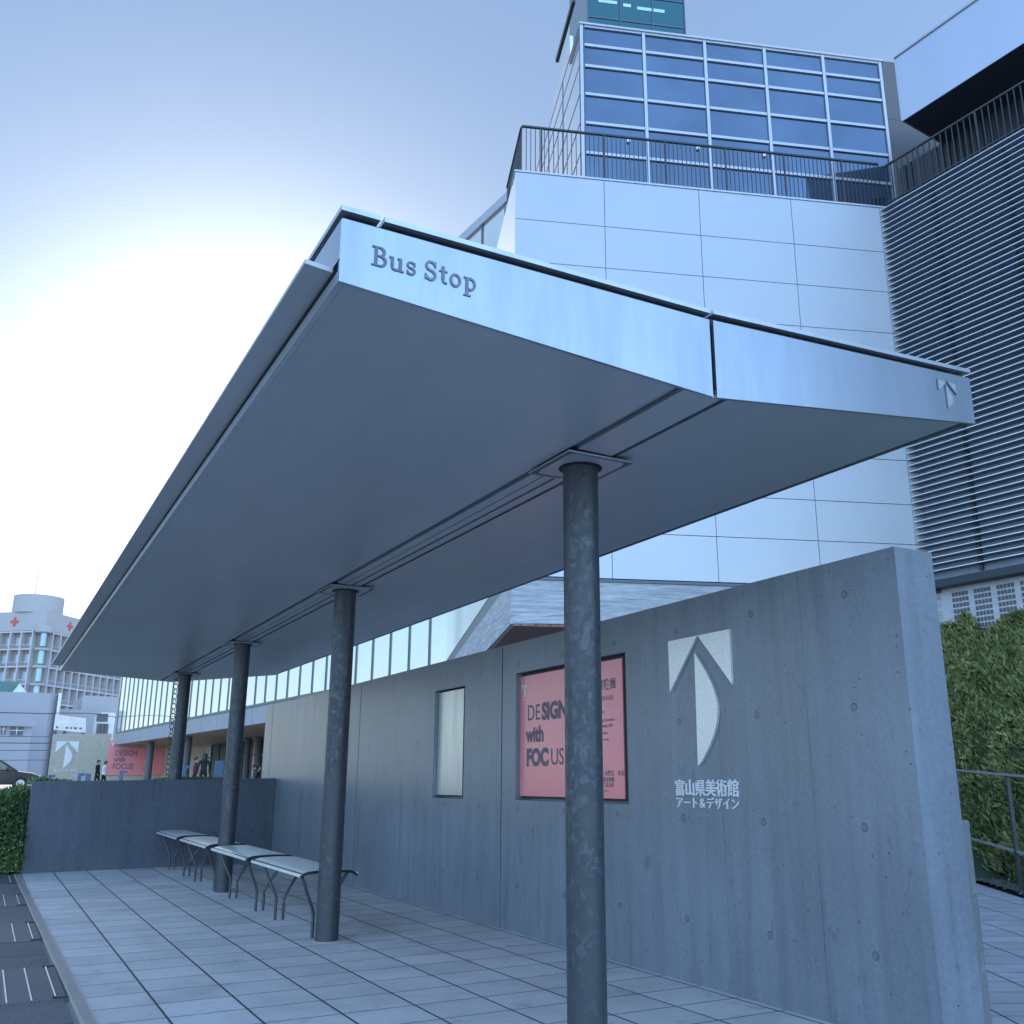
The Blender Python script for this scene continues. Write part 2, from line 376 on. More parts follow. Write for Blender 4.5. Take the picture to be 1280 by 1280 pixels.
sheet('shelter_paving', 'paving', [(.86, -6), (5.3, -6), (5.3, 18.6), (.757, 18.6)], 0)
sheet('ramp_paving', 'paving2', [(5.304, -6), (9, -6), (4.6 + 5.3, 5.68), (11.70, 8.29), (12.78, 9.78), (17, 15.5), (17, 17), (5.304, 18.6)], 0)
sheet('kerb_pavement', 'asphalt', [(-2.5, -6), (.76, -6), (.653, 18.2), (.64, 19.4), (-2.5, 19.4)], -.004)
r_ = MB()
for y0, y1 in zip(ys[1:], ys[2:-3]):
    r_.add([(-16, y0, rise(y0) - .012), (-2.5, y0, rise(y0) - .012), (-2.5, y1, rise(y1) - .012), (-16, y1, rise(y1) - .012)], [(0, 1, 2, 3)])
r_.add([(-60, 52, GZ - .008), (4.4, 52, GZ - .008), (4.4, 92, GZ - .008), (-60, 92, GZ - .008)], [(0, 1, 2, 3)])
tag(r_.build('road', 'road'), kind='structure')
# slot drain strip between pavement and pavers, with its cross slots
m = MB()
def sx(y): return .653 + (18.13 - y) * .0079
m.hexa([(sx(-6), -6, -.03), (sx(-6) + .09, -6, -.03), (sx(18.2) + .09, 18.2, -.03), (sx(18.2), 18.2, -.03), (sx(-6), -6, .004), (sx(-6) + .09, -6, .004), (sx(18.2) + .09, 18.2, .004), (sx(18.2), 18.2, .004)])
m.mat = 1
y = 4.0
while y < 18.1:
    x = sx(y); m.box(x + .012, x + .078, y, y + .006, .0035, .0046); y += .026
tag(m.build('slot_drain', ['drain', 'charcoal']), 'long pale grated slot drain strip along the left edge of the shelter paving', 'drain')
# access covers with white bars
def cover(y0, y1, lab):
    c = thing('drain_cover', (sx(y0) - .2, y0, 0), lab, 'drain cover', 'checker plate covers in the dark pavement')
    x1 = sx(y0) - .02; x0 = x1 - 1.5
    MB().box(x0, x1, y0, y1, -.02, .003).build('plate', 'checker', c)
    b = MB()
    for k in range(9):
        xx = x1 - .065 - k * .15
        b.tube([(xx, y0 + .03, .007), (xx, y1 - .03, .007)], .0052, 6)
    b.build('bar', 'bar', c)
    for yy in (y0 + .02, y1 - .02):
        h = MB(); h.box(x1 - .085, x1 + .002, yy - .009, yy + .009, .003, .012); h.cyl(x1 - .075, yy, .003, .016, .012, n=10); h.build('hinge', 'dark', c)
cover(4.95, 6.30, 'checker plate cover with white bars just below the bottom edge, nearest the camera')
cover(7.90, 9.25, 'nearest checker plate cover with long white bars beside the slot drain')
cover(10.74, 12.06, 'checker plate cover with white bars, second nearest along the slot drain')
cover(13.70, 15.03, 'checker plate cover with white bars, third along the slot drain')
cover(16.55, 17.9, 'small far checker plate cover with white bars below the left hedge')

# ------------------------------------------------------------------ the bus shelter
YF, YB, XL, XC, XR = 3.55, 20.2, 1.03, 3.03, 5.11
def zs(x, y):                                        # underside of the V-shaped roof
    d = -.035 * (y - YF) / (YB - YF)
    return (3.343 + (XC - x) / (XC - XL) * .12 if x < XC else 3.343 + (x - XC) / (XR - XC) * .245) + d
def zt(x): return 3.788 - (XC - x) * .009 if x < XC else 3.79 + (x - XC) * .054
sh = thing('bus_shelter', (3.015, 4.83, 0), 'long V-roofed metal bus shelter on four round galvanised posts with Bus Stop on its fascia', 'bus shelter')
def slab(mb, x0, x1, y0, y1, th=.02, dz=0):
    mb.hexa([(x0, y0, zs(x0, y0) + dz), (x1, y0, zs(x1, y0) + dz), (x1, y1, zs(x1, y1) + dz), (x0, y1, zs(x0, y1) + dz),
             (x0, y0, zs(x0, y0) + dz + th), (x1, y0, zs(x1, y0) + dz + th), (x1, y1, zs(x1, y1) + dz + th), (x0, y1, zs(x0, y1) + dz + th)])
s1 = MB(); slab(s1, XL + .03, 2.79, YF + .012, YB); tag(s1.build('soffit_panel', 'soffit', sh), 'wide grey soffit panel on the road side')
s2 = MB(); slab(s2, 3.135, 5.0, YF + .012, YB); tag(s2.build('soffit_panel', 'soffit', sh), 'narrower grey soffit panel on the wall side')
posts = [4.83, 9.41, 13.99, 18.57]
# centre channel cover plates: full width at the front, split in two rails with a slit behind the first post
ch = MB(); slab(ch, 2.845, 3.085, YF + .012, 4.58, .02, -.004)
rails = []
for a, b in zip(posts, posts[1:] + [20.4]):
    y0, y1 = a + .26, min(b - .26, YB)
    if y1 <= y0: continue
    for x0, x1 in ((2.845, 2.915), (2.925, 2.985), (3.01, 3.085)):
        slab(ch, x0, x1, y0, y1, .02, -.004)
ch.build('channel_cover', 'soffit', sh)
dk = MB(); slab(dk, 2.785, 3.14, YF + .02, YB - .01, .03, .012); dk.build('channel_recess', 'groove', sh)
tr = MB()
for x in (2.79, 3.125): slab(tr, x - .0045, x + .0045, YF + .012, YB, .014, -.005)
slab(tr, XL + .012, XL + .03, YF + .012, YB, .02, .002)
tr.build('trim_strip', 'cap', sh)
# solid roof body above the soffit (keeps it opaque), cap sheet on top with a dark gap under it
rb = MB()
for x0, x1 in ((XL + .02, XC), (XC, XR - .02)):
    rb.hexa([(x0, YF + .02, zs(x0, YF) + .07), (x1, YF + .02, zs(x1, YF) + .07), (x1, YB - .02, zs(x1, YB) + .07), (x0, YB - .02, zs(x0, YB) + .07),
             (x0, YF + .02, zt(x0) + .012), (x1, YF + .02, zt(x1) + .012), (x1, YB - .02, zt(x1) + .012), (x0, YB - .02, zt(x0) + .012)])
rb.build('roof_core', 'charcoal', sh)
cp = MB()
cuts = [XL - .008, 1.198, 1.216, 3.022, 3.040, 4.985, 4.995, XR + .005]
for x0, x1 in ((cuts[0], cuts[1]), (cuts[2], cuts[3]), (cuts[4], cuts[5]), (cuts[6], cuts[7])):
    cp.hexa([(x0, YF - .02, zt(x0) + .022), (x1, YF - .02, zt(x1) + .022), (x1, YB, zt(x1) + .022), (x0, YB, zt(x0) + .022),
             (x0, YF - .02, zt(x0) + .046), (x1, YF - .02, zt(x1) + .046), (x1, YB, zt(x1) + .046), (x0, YB, zt(x0) + .046)])
cp.build('roof_cap', 'cap', sh)
def fascia(x0, x1, lab):
    q = MB(); q.hexa([(x0, YF - .012, zs(x0, YF) - .004), (x1, YF - .012, zs(x1, YF) - .004), (x1, YF + .008, zs(x1, YF) - .004), (x0, YF + .008, zs(x0, YF) - .004),
                      (x0, YF - .012, zt(x0) - .012), (x1, YF - .012, zt(x1) - .012), (x1, YF + .008, zt(x1) - .012), (x0, YF + .008, zt(x0) - .012)])
    return tag(q.build('fascia', 'fascia', sh, bev=.0015), lab)
f1 = fascia(XL, 3.018, 'brushed fascia plate reading Bus Stop'); f2 = fascia(3.044, XR, 'brushed fascia plate with the small T emblem')
# returns of the fascia down both long sides, and the back edge
fr = MB(); fr.hexa([(XL - .003, YF - .010, zs(XL, YF) + .10), (XL + .015, YF - .010, zs(XL, YF) + .10), (XL + .015, YB, zs(XL, YB) + .10), (XL - .003, YB, zs(XL, YB) + .10),
                    (XL - .003, YF - .010, zt(XL) - .016), (XL + .015, YF - .010, zt(XL) - .016), (XL + .015, YB, zt(XL) - .016), (XL - .003, YB, zt(XL) - .016)])
fr.box(XR - .015, XR + .003, YF + .009, YB, 3.60, zt(XR) - .016)
for x0, x1 in ((XL + .016, XC), (XC + .001, XR - .016)):
    fr.hexa([(x0, YB - .015, zs(x0, YB) - .002), (x1, YB - .015, zs(x1, YB) - .002), (x1, YB + .004, zs(x1, YB) - .002), (x0, YB + .004, zs(x0, YB) - .002), (x0, YB - .015, zt(x0) - .01), (x1, YB - .015, zt(x1) - .01), (x1, YB + .004, zt(x1) - .01), (x0, YB + .004, zt(x0) - .01)])
fr.build('side_panel', 'fascia', sh)
dg_ = MB()
def strip(q, x0, x1, a, b_): q.hexa([(x0, YF + .009, zs(XL, YF) + a), (x1, YF + .009, zs(XL, YF) + a), (x1, YB, zs(XL, YB) + a), (x0, YB, zs(XL, YB) + a), (x0, YF + .009, zs(XL, YF) + b_), (x1, YF + .009, zs(XL, YF) + b_), (x1, YB, zs(XL, YB) + b_), (x0, YB, zs(XL, YB) + b_)])
strip(dg_, XL + .012, XL + .03, .045, .12); dg_.build('side_recess', 'dark', sh)
dg_ = MB(); strip(dg_, XL - .001, XL + .012, -.004, .048); dg_.build('edge_trim', 'cap', sh)
fl = MB()                                            # flat flange standing out along the road side
for y0, y1 in ((3.62, 8.2), (8.212, 12.8), (12.812, 17.4), (17.412, YB - .15)):
    z0, z1 = zs(XL, y0) + .085, zs(XL, y1) + .085
    t = lambda y: .905 - (y - 3.6) * .0022
    fl.hexa([(t(y0), y0, z0), (XL - .004, y0, z0 - .012), (XL - .004, y1, z1 - .012), (t(y1), y1, z1), (t(y0), y0, z0 + .02), (XL - .004, y0, z0 + .01), (XL - .004, y1, z1 + .01), (t(y1), y1, z1 + .02)])
fl.build('side_flange', 'soffit', sh)
fr2 = MB(); fr2.hexa([(5.012, YF + .012, zs(5.01, YF) + .002), (XR - .004, YF + .012, zs(XR, YF) + .012), (XR - .004, YB, zs(XR, YB) + .012), (5.012, YB, zs(5.01, YB) + .002),
                      (5.012, YF + .012, zs(5.01, YF) + .03), (XR - .004, YF + .012, zs(XR, YF) + .04), (XR - .004, YB, zs(XR, YB) + .04), (5.012, YB, zs(5.01, YB) + .03)])
fr2.build('edge_strip', 'galv', sh)
for i, y in enumerate(posts):
    zt_ = zs(3.015, y)
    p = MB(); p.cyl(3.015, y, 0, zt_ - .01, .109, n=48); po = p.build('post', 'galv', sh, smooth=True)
    tag(po, ['nearest round post, cut by the bottom edge', 'second round post beside the near end of the benches', 'third round post between the benches', 'far round post at the end of the benches'][i])
    pl = MB()
    sq = []
    for k in range(32):
        a = 2 * math.pi * (k + .5) / 32; cc, ss = math.cos(a), math.sin(a); f = min(.198 / max(abs(cc), 1e-6), .215 / max(abs(ss), 1e-6)); sq.append((cc * f, ss * f, cc * .130, ss * .130))
    for k in range(32):
        p0, p1 = sq[k], sq[(k + 1) % 32]
        pl.hexa([(3.017 + p0[2], y + p0[3], zt_ - .016), (3.017 + p0[0], y + p0[1], zt_ - .016), (3.017 + p1[0], y + p1[1], zt_ - .016), (3.017 + p1[2], y + p1[3], zt_ - .016),
                 (3.017 + p0[2], y + p0[3], zt_ - .008), (3.017 + p0[0], y + p0[1], zt_ - .008), (3.017 + p1[0], y + p1[1], zt_ - .008), (3.017 + p1[2], y + p1[3], zt_ - .008)])
    pl.build('post_plate', 'soffit', sh); MB().box(2.787, 3.247, y - .246, y + .246, zt_ - .0075, zt_ - .002).build('plate_gap', 'groove', sh)
    q2 = MB()
    for k in range(32):
        a0, a1 = 2 * math.pi * k / 32, 2 * math.pi * (k + 1) / 32
        q2.add([(3.015 + .109 * math.cos(a0), y + .109 * math.sin(a0), zt_ - .02), (3.015 + .109 * math.cos(a1), y + .109 * math.sin(a1), zt_ - .02),
                (3.015 + .136 * math.cos(a1), y + .136 * math.sin(a1), zt_ - .02), (3.015 + .136 * math.cos(a0), y + .136 * math.sin(a0), zt_ - .02)], [(0, 1, 2, 3)])
    q2.cyl(3.015, y, zt_ - .022, zt_ - .004, .134, n=32); q2.build('collar', 'dark', po, smooth=False)
    rim = MB(); rim.tube([(2.785, y - .25, zt_ - .012), (3.25, y - .25, zt_ - .012), (3.25, y + .25, zt_ - .012), (2.785, y + .25, zt_ - .012)], .005, 4, True)
    rim.build('plate_rim', 'cap', sh)
    gr = MB(); gr.cyl(3.015 - .01, y, 0.0005, .006, .125, .118, n=24); gr.build('grout_ring', 'drain', po)

# ---- slab-serif lettering "Bus Stop"
def ribbon(mb, pts, w, place, d):
    n = len(pts); P = [Vector(p) for p in pts]; a = []; b = []
    ww = w if isinstance(w, (list, tuple)) else [w] * n
    for i in range(n):
        t = (P[min(i + 1, n - 1)] - P[max(i - 1, 0)]).normalized(); nn = Vector((-t.y, t.x)) * ww[i] / 2
        a.append(P[i] + nn); b.append(P[i] - nn)
    v = [place(p.x, p.y, 0) for p in a] + [place(p.x, p.y, 0) for p in b] + [place(p.x, p.y, d) for p in a] + [place(p.x, p.y, d) for p in b]
    f = []
    for i in range(n - 1):
        f += [(2 * n + i, 2 * n + i + 1, 3 * n + i + 1, 3 * n + i), (i, i + 1, 2 * n + i + 1, 2 * n + i), (n + i, 3 * n + i, 3 * n + i + 1, n + i + 1)]
    f += [(0, 2 * n, 3 * n, n), (n - 1, 2 * n - 1, 4 * n - 1, 3 * n - 1)]
    k = len(mb.v); mb.v += [tuple(x) for x in v]; mb.f += [tuple(k + j for j in q) for q in f]; mb.mi += [mb.mat] * len(f)
def arc(cx, cy, rx, ry, a0, a1, n=18): return [(cx + rx * math.cos(R(a0 + (a1 - a0) * i / n)), cy + ry * math.sin(R(a0 + (a1 - a0) * i / n))) for i in range(n + 1)]
T, t_ = .15, .085
def sweep(n, lo, hi): return [lo + (hi - lo) * math.sin(math.pi * i / (n - 1)) for i in range(n)]
GL = {
 'B': [([(.2, .04), (.2, .96)], T), ([(.0, .04), (.42, .04)], t_), ([(.0, .96), (.40, .96)], t_), ([(.2, .53), (.40, .53)], t_),
       (arc(.38, .745, .20, .215, 90, -90), sweep(19, t_, T)), (arc(.40, .285, .26, .245, 90, -90), sweep(19, t_, T)), ([(.4, .04), (.41, .04)], t_)],
 'u': [([(.15, .66), (.15, .22)], T), ([(.0, .64), (.2, .64)], t_), (arc(.33, .21, .18, .165, 180, 330), sweep(19, t_ * 1.3, t_ * 1.3)), ([(.55, .0), (.55, .66)], T), ([(.40, .64), (.6, .64)], t_), ([(.55, .04), (.72, .04)], t_)],
 's': [(arc(.24, .50, .175, .145, 20, 270, 16), .10), (arc(.24, .19, .185, .155, 90, -160, 16), .11), ([(.415, .46), (.415, .66)], .07), ([(.06, .22), (.06, .02)], .07)],
 'S': [(arc(.30, .74, .22, .22, 15, 270, 18), .115), (arc(.30, .27, .235, .235, 90, -165, 18), .13), ([(.53, .70), (.53, .99)], .08), ([(.06, .31), (.06, .02)], .08)],
 't': [([(.2, .90), (.2, .2)], T), ([(.0, .64), (.42, .64)], t_), (arc(.335, .19, .135, .145, 180, 300, 10), t_ * 1.1)],
 'o': [(arc(.3, .335, .235, .30, 0, 360, 28), .125)],
 'p': [([(.17, -.30), (.17, .66)], T), ([(.0, .64), (.2, .64)], t_), ([(.0, -.28), (.37, -.28)], t_), (arc(.34, .335, .235, .295, 150, -150, 24), .12)],
}
mb = MB(); UN = .094; x = 0
for i, chh in enumerate('Bus Stop'):
    if chh == ' ': x += .30; continue
    adv = {'B': .80, 'u': .80, 's': .58, 'S': .70, 't': .50, 'o': .70, 'p': .7}[chh]
    for k, (pts, w) in enumerate(GL[chh]):
        ribbon(mb, pts, w, lambda a, b, d, x=x, k=k: (1.168 + (x + a) * UN * 1.0, YF - .012 - d * (1 + .02 * k), 3.573 + b * UN), .005)
    x += adv + .04
print('bus stop width', (x) * UN)
mb.build('lettering', 'letter', f1, recalc=False)
# ---- T emblem (two triangles and a half lens), drawn in a unit square 1 wide, 1.31 tall
def emblem(mb, place, d, simple_=False):
    n = 22
    lens = [(.44, -.17)] + [(.44 + .325 * math.sin(math.pi * i / n) * (1 - .06 * math.cos(math.pi * i / n)), -.17 - 1.14 * i / n) for i in range(1, n)] + [(.42, -1.31)]
    for poly in ([(0, 0), (.497, 0), (0, -.54)], [(.503, 0), (1, 0), (1, -.54)], lens):
        k = len(mb.v); m_ = len(poly)
        mb.v += [tuple(place(a, b, 0)) for a, b in poly] + [tuple(place(a, b, d)) for a, b in poly]
        fs = [tuple(range(m_)), tuple(range(m_, 2 * m_))] + [(i, (i + 1) % m_, m_ + (i + 1) % m_, m_ + i) for i in range(m_)]
        mb.f += [tuple(k + j for j in q) for q in fs]; mb.mi += [mb.mat] * len(fs)
mb = MB(); emblem(mb, lambda a, b, d: (4.792 + a * .163, YF - .012 - d, 3.815 + b * .137), .004); mb.build('emblem', 'cap', f2)
ed = MB()
ed.prism([(4.785, YF - .0125, 3.815), (4.793, YF - .0125, 3.812), (4.793, YF - .0125, 3.742), (4.785, YF - .0125, 3.742)], (0, -.006, 0))
ed.prism([(4.868, YF - .0125, 3.82), (4.875, YF - .0125, 3.822), (4.957, YF - .0125, 3.748), (4.948, YF - .0125, 3.742)], (0, -.007, 0))
ed.prism([(4.855, YF - .0125, 3.79), (4.862, YF - .0125, 3.79), (4.862, YF - .0125, 3.637), (4.855, YF - .0125, 3.637)], (0, -.006, 0))
ed.build('emblem_edge', 'letter', f2)

# ---- rain chain at the far end of the channel
rc = thing('rain_chain', (2.99, 19.35, 0), 'thin looped metal rain chain hanging beside the far shelter post', 'rain chain')
mb = MB(); z = 3.30; k = 0
while z > .35:
    pts = [(0, .042 * math.cos(2 * math.pi * i / 12), .052 * math.sin(2 * math.pi * i / 12)) for i in range(12)]
    a = .4 + (math.pi / 2 if k % 2 else 0)
    mb.tube([(2.99 - p[1] * math.sin(a), 19.35 + p[1] * math.cos(a), z - .06 + p[2]) for p in pts], .0075, 5, True)
    z -= .092; k += 1
mb.tube([(2.99, 19.35, 3.34), (2.99, 19.35, 3.28)], .012, 6)
mb.build('links', 'leg', rc, smooth=True)
c = MB(); c.cyl(2.99, 19.35, .0, .36, .07, .10, 16); c.build('catch_pot', 'galv', rc)

# ------------------------------------------------------------------ benches
def make_bench():
    y0, Ln = 9.55, 1.92
    b = thing('bench', (3.03, y0, 0), '', 'bench', 'pale metal perch benches in a row under the shelter')
    st = MB(); n = 14; xs_ = [2.77 + .56 * i / n for i in range(n + 1)]
    def zz(x): u = (x - 3.05) / .28; return .612 - .016 * u * u - .03 * max(0, abs(u) - .82) / .18
    for lay in (0, 1):
        pass
    top = [(x, zz(x)) for x in xs_]; bot = [(x, zz(x) - .014) for x in xs_]
    prof = top + bot[::-1]
    st.prism([(a, y0, c_) for a, c_ in prof], (0, Ln, 0))
    # rolled lip front and back
    st.tube([(2.772, y0, .566), (2.772, y0 + Ln, .566)], .016, 8); st.tube([(3.328, y0, .566), (3.328, y0 + Ln, .566)], .016, 8)
    st.build('seat', 'seat', b, smooth=True)
    fm = MB()
    for yy in (y0 - .012, y0 + Ln + .012):
        fm.tube([(x, yy, zz(x) - .012) for x in xs_], .013, 8)
    fm.tube([(2.80, y0 - .01, .575), (2.80, y0 + Ln + .01, .575)], .012, 8); fm.tube([(3.30, y0 - .01, .575), (3.30, y0 + Ln + .01, .575)], .012, 8)
    fm.build('seat_frame', 'dark', b, smooth=True)
    for yy in (y0 + .09, y0 + 1.46):
        for sgn, xt, xf in ((-1, 2.80, 2.945), (1, 3.27, 3.03)):
            lg = MB(); lg.tube([(xt, yy + (.0 if yy < y0 + 1 else .12), .585), (xt + (xf - xt) * .5, yy + (.0 if yy < y0 + 1 else .06), .40), (xf - (xf - xt) * .05, yy, .245), (xf, yy, .21), (xf, yy, .16), (xf, yy, 0)], .0155, 10)
            lg.build('leg', 'leg', b, smooth=True)
    return b
b0 = make_bench()
for i, (y, lab) in enumerate(((9.55, 'pale metal bench nearest the camera, its near end behind the second post'), (11.78, 'pale metal bench second from the camera, in front of the third post'),
                              (14.12, 'pale metal bench just behind the third post'), (16.42, 'farthest darker looking metal bench beside the far post'))):
    o = b0 if i == 0 else copy_tree(b0); o.location = (3.03, y, 0); o['label'] = lab

# ------------------------------------------------------------------ long concrete wall
WX, WB = 4.787, 5.135; ZT = 2.855
wl = thing('concrete_wall', (WX, 4, 0), 'long tall fair-faced concrete wall behind the benches with silver T emblem and museum name', 'wall')
def wall_seg(y0, y1, hole=None, cut=True):
    w = MB()
    if hole is None: w.box(WX, WB, y0, y1, -.02, ZT)
    else:
        a, b_, c_, d_ = hole; dep = .12                # recess set into the face
        w.box(WX + dep, WB, y0, y1, -.02, ZT)
        w.box(WX, WX + dep, y0, a, -.02, ZT); w.box(WX, WX + dep, b_, y1, -.02, ZT); w.box(WX, WX + dep, a, b_, -.02, c_); w.box(WX, WX + dep, a, b_, d_, ZT)
    return w.build('wall_panel', 'concrete', wl)
wall_seg(3.984, 9.308, (6.965, 9.0, 1.25, 2.53)); wall_seg(9.330, 13.91, (10.262, 11.142, 1.24, 2.508)); wall_seg(13.93, 19.045); wall_seg(19.065, 19.6)
cg = MB()
for y0, y1 in ((9.308, 9.330), (13.91, 13.93), (19.045, 19.065)): cg.box(WX + .06, WB - .02, y0, y1, 0, ZT - .02)
cg.build('joint_filler', 'dark', wl)
mb = MB(); emblem(mb, lambda a, b, d: (WX - .002 - d, 6.310 - a * .760, 2.541 + b * .758), .022); mb.build('emblem', 'emblem', wl)
mb = MB()
text_mb(mb, '富山県美術館', .128, lambda x, y, d: (WX - .007 - d, 6.308 - x, 1.342 + y), .006, .0016, sx=.985)
mb.build('lettering', 'white', wl); mb = MB()
text_mb(mb, 'アート＆デザイン', .088, lambda x, y, d: (WX - .007 - d, 6.302 - x, 1.247 + y), .006, .0003, sx=1.06)
mb.build('lettering', 'white', wl)

# poster in its recess
ps = thing('museum_poster', (WX + .06, 8.07, 1.29), 'pink red exhibition poster reading DESIGN with FOCUS set into the concrete wall', 'poster')
MB().box(WX + .055, WX + .066, 7.10, 9.07, 1.29, 2.495).build('board', 'red', ps); MB().box(WX + .0665, WX + .118, 7.03, 8.99, 1.27, 2.515).build('backing', 'dark', ps)
PF = WX + .055
pm = lambda y0, z0: (lambda x, y, d: (PF - .001 - d, y0 - x, z0 + y))
k1 = MB(); k2 = MB()
text_mb(k1, 'DE', .225, pm(8.855, 2.035), .0008); text_mb(k1, 'SIGN', .225, pm(8.545, 2.035), .0006, .0075)
text_mb(k2, 'SIGN', .225, pm(8.545, 2.035), .0003, .0135)
text_mb(k1, 'with', .205, pm(8.87, 1.825), .0006, .006); text_mb(k2, 'with', .205, pm(8.87, 1.825), .0003, .012)
text_mb(k1, 'FOC', .225, pm(8.865, 1.59), .0006, .0085); text_mb(k2, 'FOC', .225, pm(8.865, 1.59), .0003, .0155); text_mb(k1, 'US', .225, pm(8.375, 1.59), .0008, .001)
for s, y, z, sz, o_ in (('の冒険展', 7.62, 2.245, .105, .0015), ('12.6 - 2026年1月25日(日)', 7.76, 2.145, .048, .0005), ('Toyama Prefectural Museum of Art and Design', 7.86, 2.035, .024, 0), ('Thursday, November', 7.56, 1.955, .038, 0),
                        ('2025, Sunday, 2026', 7.56, 1.905, .038, 0), ('Adventures of design with a focus', 7.76, 1.845, .03, 0), ('Organized by the museum of art and design', 7.76, 1.79, .024, 0),
                        ('休館日　水曜日　年末', 7.62, 1.485, .052, .0008), ('主催 富山県美術館', 7.62, 1.435, .044, .0005), ('後援 富山県', 7.5, 1.39, .044, .0005), ('共催  実行委員会  富山県  美術館  デザイン', 7.80, 1.345, .024, .0003)):
    text_mb(k1, s, sz, pm(y, z), .0006, o_)
k2.build('lettering_halo', 'inkl', ps); k1.build('lettering', 'ink', ps)
mb = MB(); emblem(mb, lambda a, b, d: (PF - .001 - d, 8.965 - a * .10, 2.405 + b * .10), .0008); mb.box(PF - .0015, PF - .0005, 8.885, 8.955, 2.252, 2.258); mb.build('emblem', 'white', ps)
nb = thing('notice_board', (WX + .06, 10.82, 1.28), 'narrow blank silver board set into the concrete wall between two joints', 'board')
MB().box(WX + .05, WX + .062, 10.40, 11.135, 1.275, 2.487).build('panel', 'mirror', nb); MB().box(WX + .0625, WX + .118, 10.34, 11.14, 1.26, 2.50).build('backing', 'dark', nb)
# low galvanised slab right behind the wall end
tag(MB().box(5.150, 5.25, 4.02, 9.0, 0, 1.215).build('steel_screen', 'galv_light', bev=.01), 'low grey metal slab standing just behind the right end of the wall', 'screen')
# end wall across the far end of the shelter
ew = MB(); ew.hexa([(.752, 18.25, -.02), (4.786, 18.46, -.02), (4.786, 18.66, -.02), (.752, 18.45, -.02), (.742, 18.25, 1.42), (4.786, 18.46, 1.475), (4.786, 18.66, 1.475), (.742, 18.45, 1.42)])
tag(ew.build('low_wall', 'concrete_shaded', bev=.006), 'low dark blue grey concrete wall closing the far end of the shelter', 'wall')

# ------------------------------------------------------------------ planting
def sprigs(name, mat, pts, nrm, size, per, label=None, cat=None, kind=None, spread=.9):
    n = len(pts); pts = np.asarray(pts, float); tot = n * per
    base = np.repeat(pts, per, 0) + rng.normal(0, size * .33, (tot, 3))
    d = np.repeat(np.asarray(nrm, float), per, 0) + rng.normal(0, spread, (tot, 3)); d /= np.linalg.norm(d, axis=1)[:, None]
    s = np.cross(d, rng.normal(0, 1, (tot, 3))); s /= np.linalg.norm(s, axis=1)[:, None]
    ln = size * rng.uniform(.55, 1.25, (tot, 1)); wd = ln * rng.uniform(.16, .26, (tot, 1))
    a = base - s * wd * .5; b = base + s * wd * .5; c = base + d * ln * .6 + s * wd * .8; e = base + d * ln; f = base + d * ln * .6 - s * wd * .8
    V = np.stack([a, b, c, e, f], 1).reshape(-1, 3)
    me = bpy.data.meshes.new(name); me.vertices.add(len(V)); me.vertices.foreach_set('co', V.ravel())
    me.loops.add(tot * 5); me.loops.foreach_set('vertex_index', np.arange(tot * 5, dtype=np.int32)); me.polygons.add(tot)
    me.polygons.foreach_set('loop_start', np.arange(0, tot * 5, 5, dtype=np.int32)); me.polygons.foreach_set('loop_total', np.full(tot, 5, np.int32))
    me.update(); me.validate(); me.materials.append(M[mat])
    o = bpy.data.objects.new(name, me); COL.objects.link(o); return tag(o, label, cat, kind=kind)
# right-hand bank rising from the ramp paving to the louvred facade
E0 = Vector((11.70, 8.29, 0)); E1 = Vector((12.78, 9.78, 0)); ed_ = (E1 - E0).normalized(); en = Vector((ed_.y, -ed_.x, 0))
def bank(u, v): # u along the paving edge, v away from it (m)
    p = E0 + ed_ * u + en * v; D = 19.45 - (p.x * .99725 + p.y * .0741); ve = v + max(0, u - 2) * .42
    z = .05 if ve < .45 else .05 + (ve - .45) * 1.5
    z = min(z, 4.42 - .56 * D) + (.13 * math.sin(u * 1.3 + v * .8) + .08 * math.sin(u * 3.1 - v * 2.7)) * min(1, max(0, ve - .5))
    return (p.x, p.y, max(.04, z))
bk = thing('shrub_bank', tuple(E0), 'dense dark green juniper shrubs covering the bank below the louvred facade', 'shrubs')
gm = MB(); us = np.arange(-9, 14, .5); vs_ = [-1.5, -1, -.5, .02, .45, .8, 1.25, 2, 3, 4, 5, 6, 7, 9]
for a, b_ in zip(us, us[1:]):
    for c0, c1 in zip(vs_, vs_[1:]): (a >= 2 or c0 >= 0) and gm.add([bank(a, c0), bank(b_, c0), bank(b_, c1), bank(a, c1)], [(0, 1, 2, 3)])
gm.build('soil', 'soil', bk, recalc=False)
P_, Nn = [], []
for _ in range(60000):
    u = random.uniform(-2.5, 11); v = random.uniform(-1.5, 7.5)
    p = bank(u, v); ve = v + max(0, u - 2) * .42
    if ve < .44 or p[0] * .99725 + p[1] * .0741 > 19.7 or (u > 2 and p[0] < 10): continue
    lump = .22 * math.sin(u * 5 + 1.7 * math.sin(v * 4)) * math.sin(v * 6 + u)
    P_.append((p[0], p[1], p[2] + random.uniform(-.04, .07) + lump * 1.0 + (random.random() ** 6) * .12)); sl = en * -.45
    Nn.append((sl.x + random.uniform(-.25, .25), sl.y, .85))
o = sprigs('foliage', 'leaf', np.array(P_) - np.array(tuple(E0)), Nn, .125, 8, spread=.6); o.parent = bk
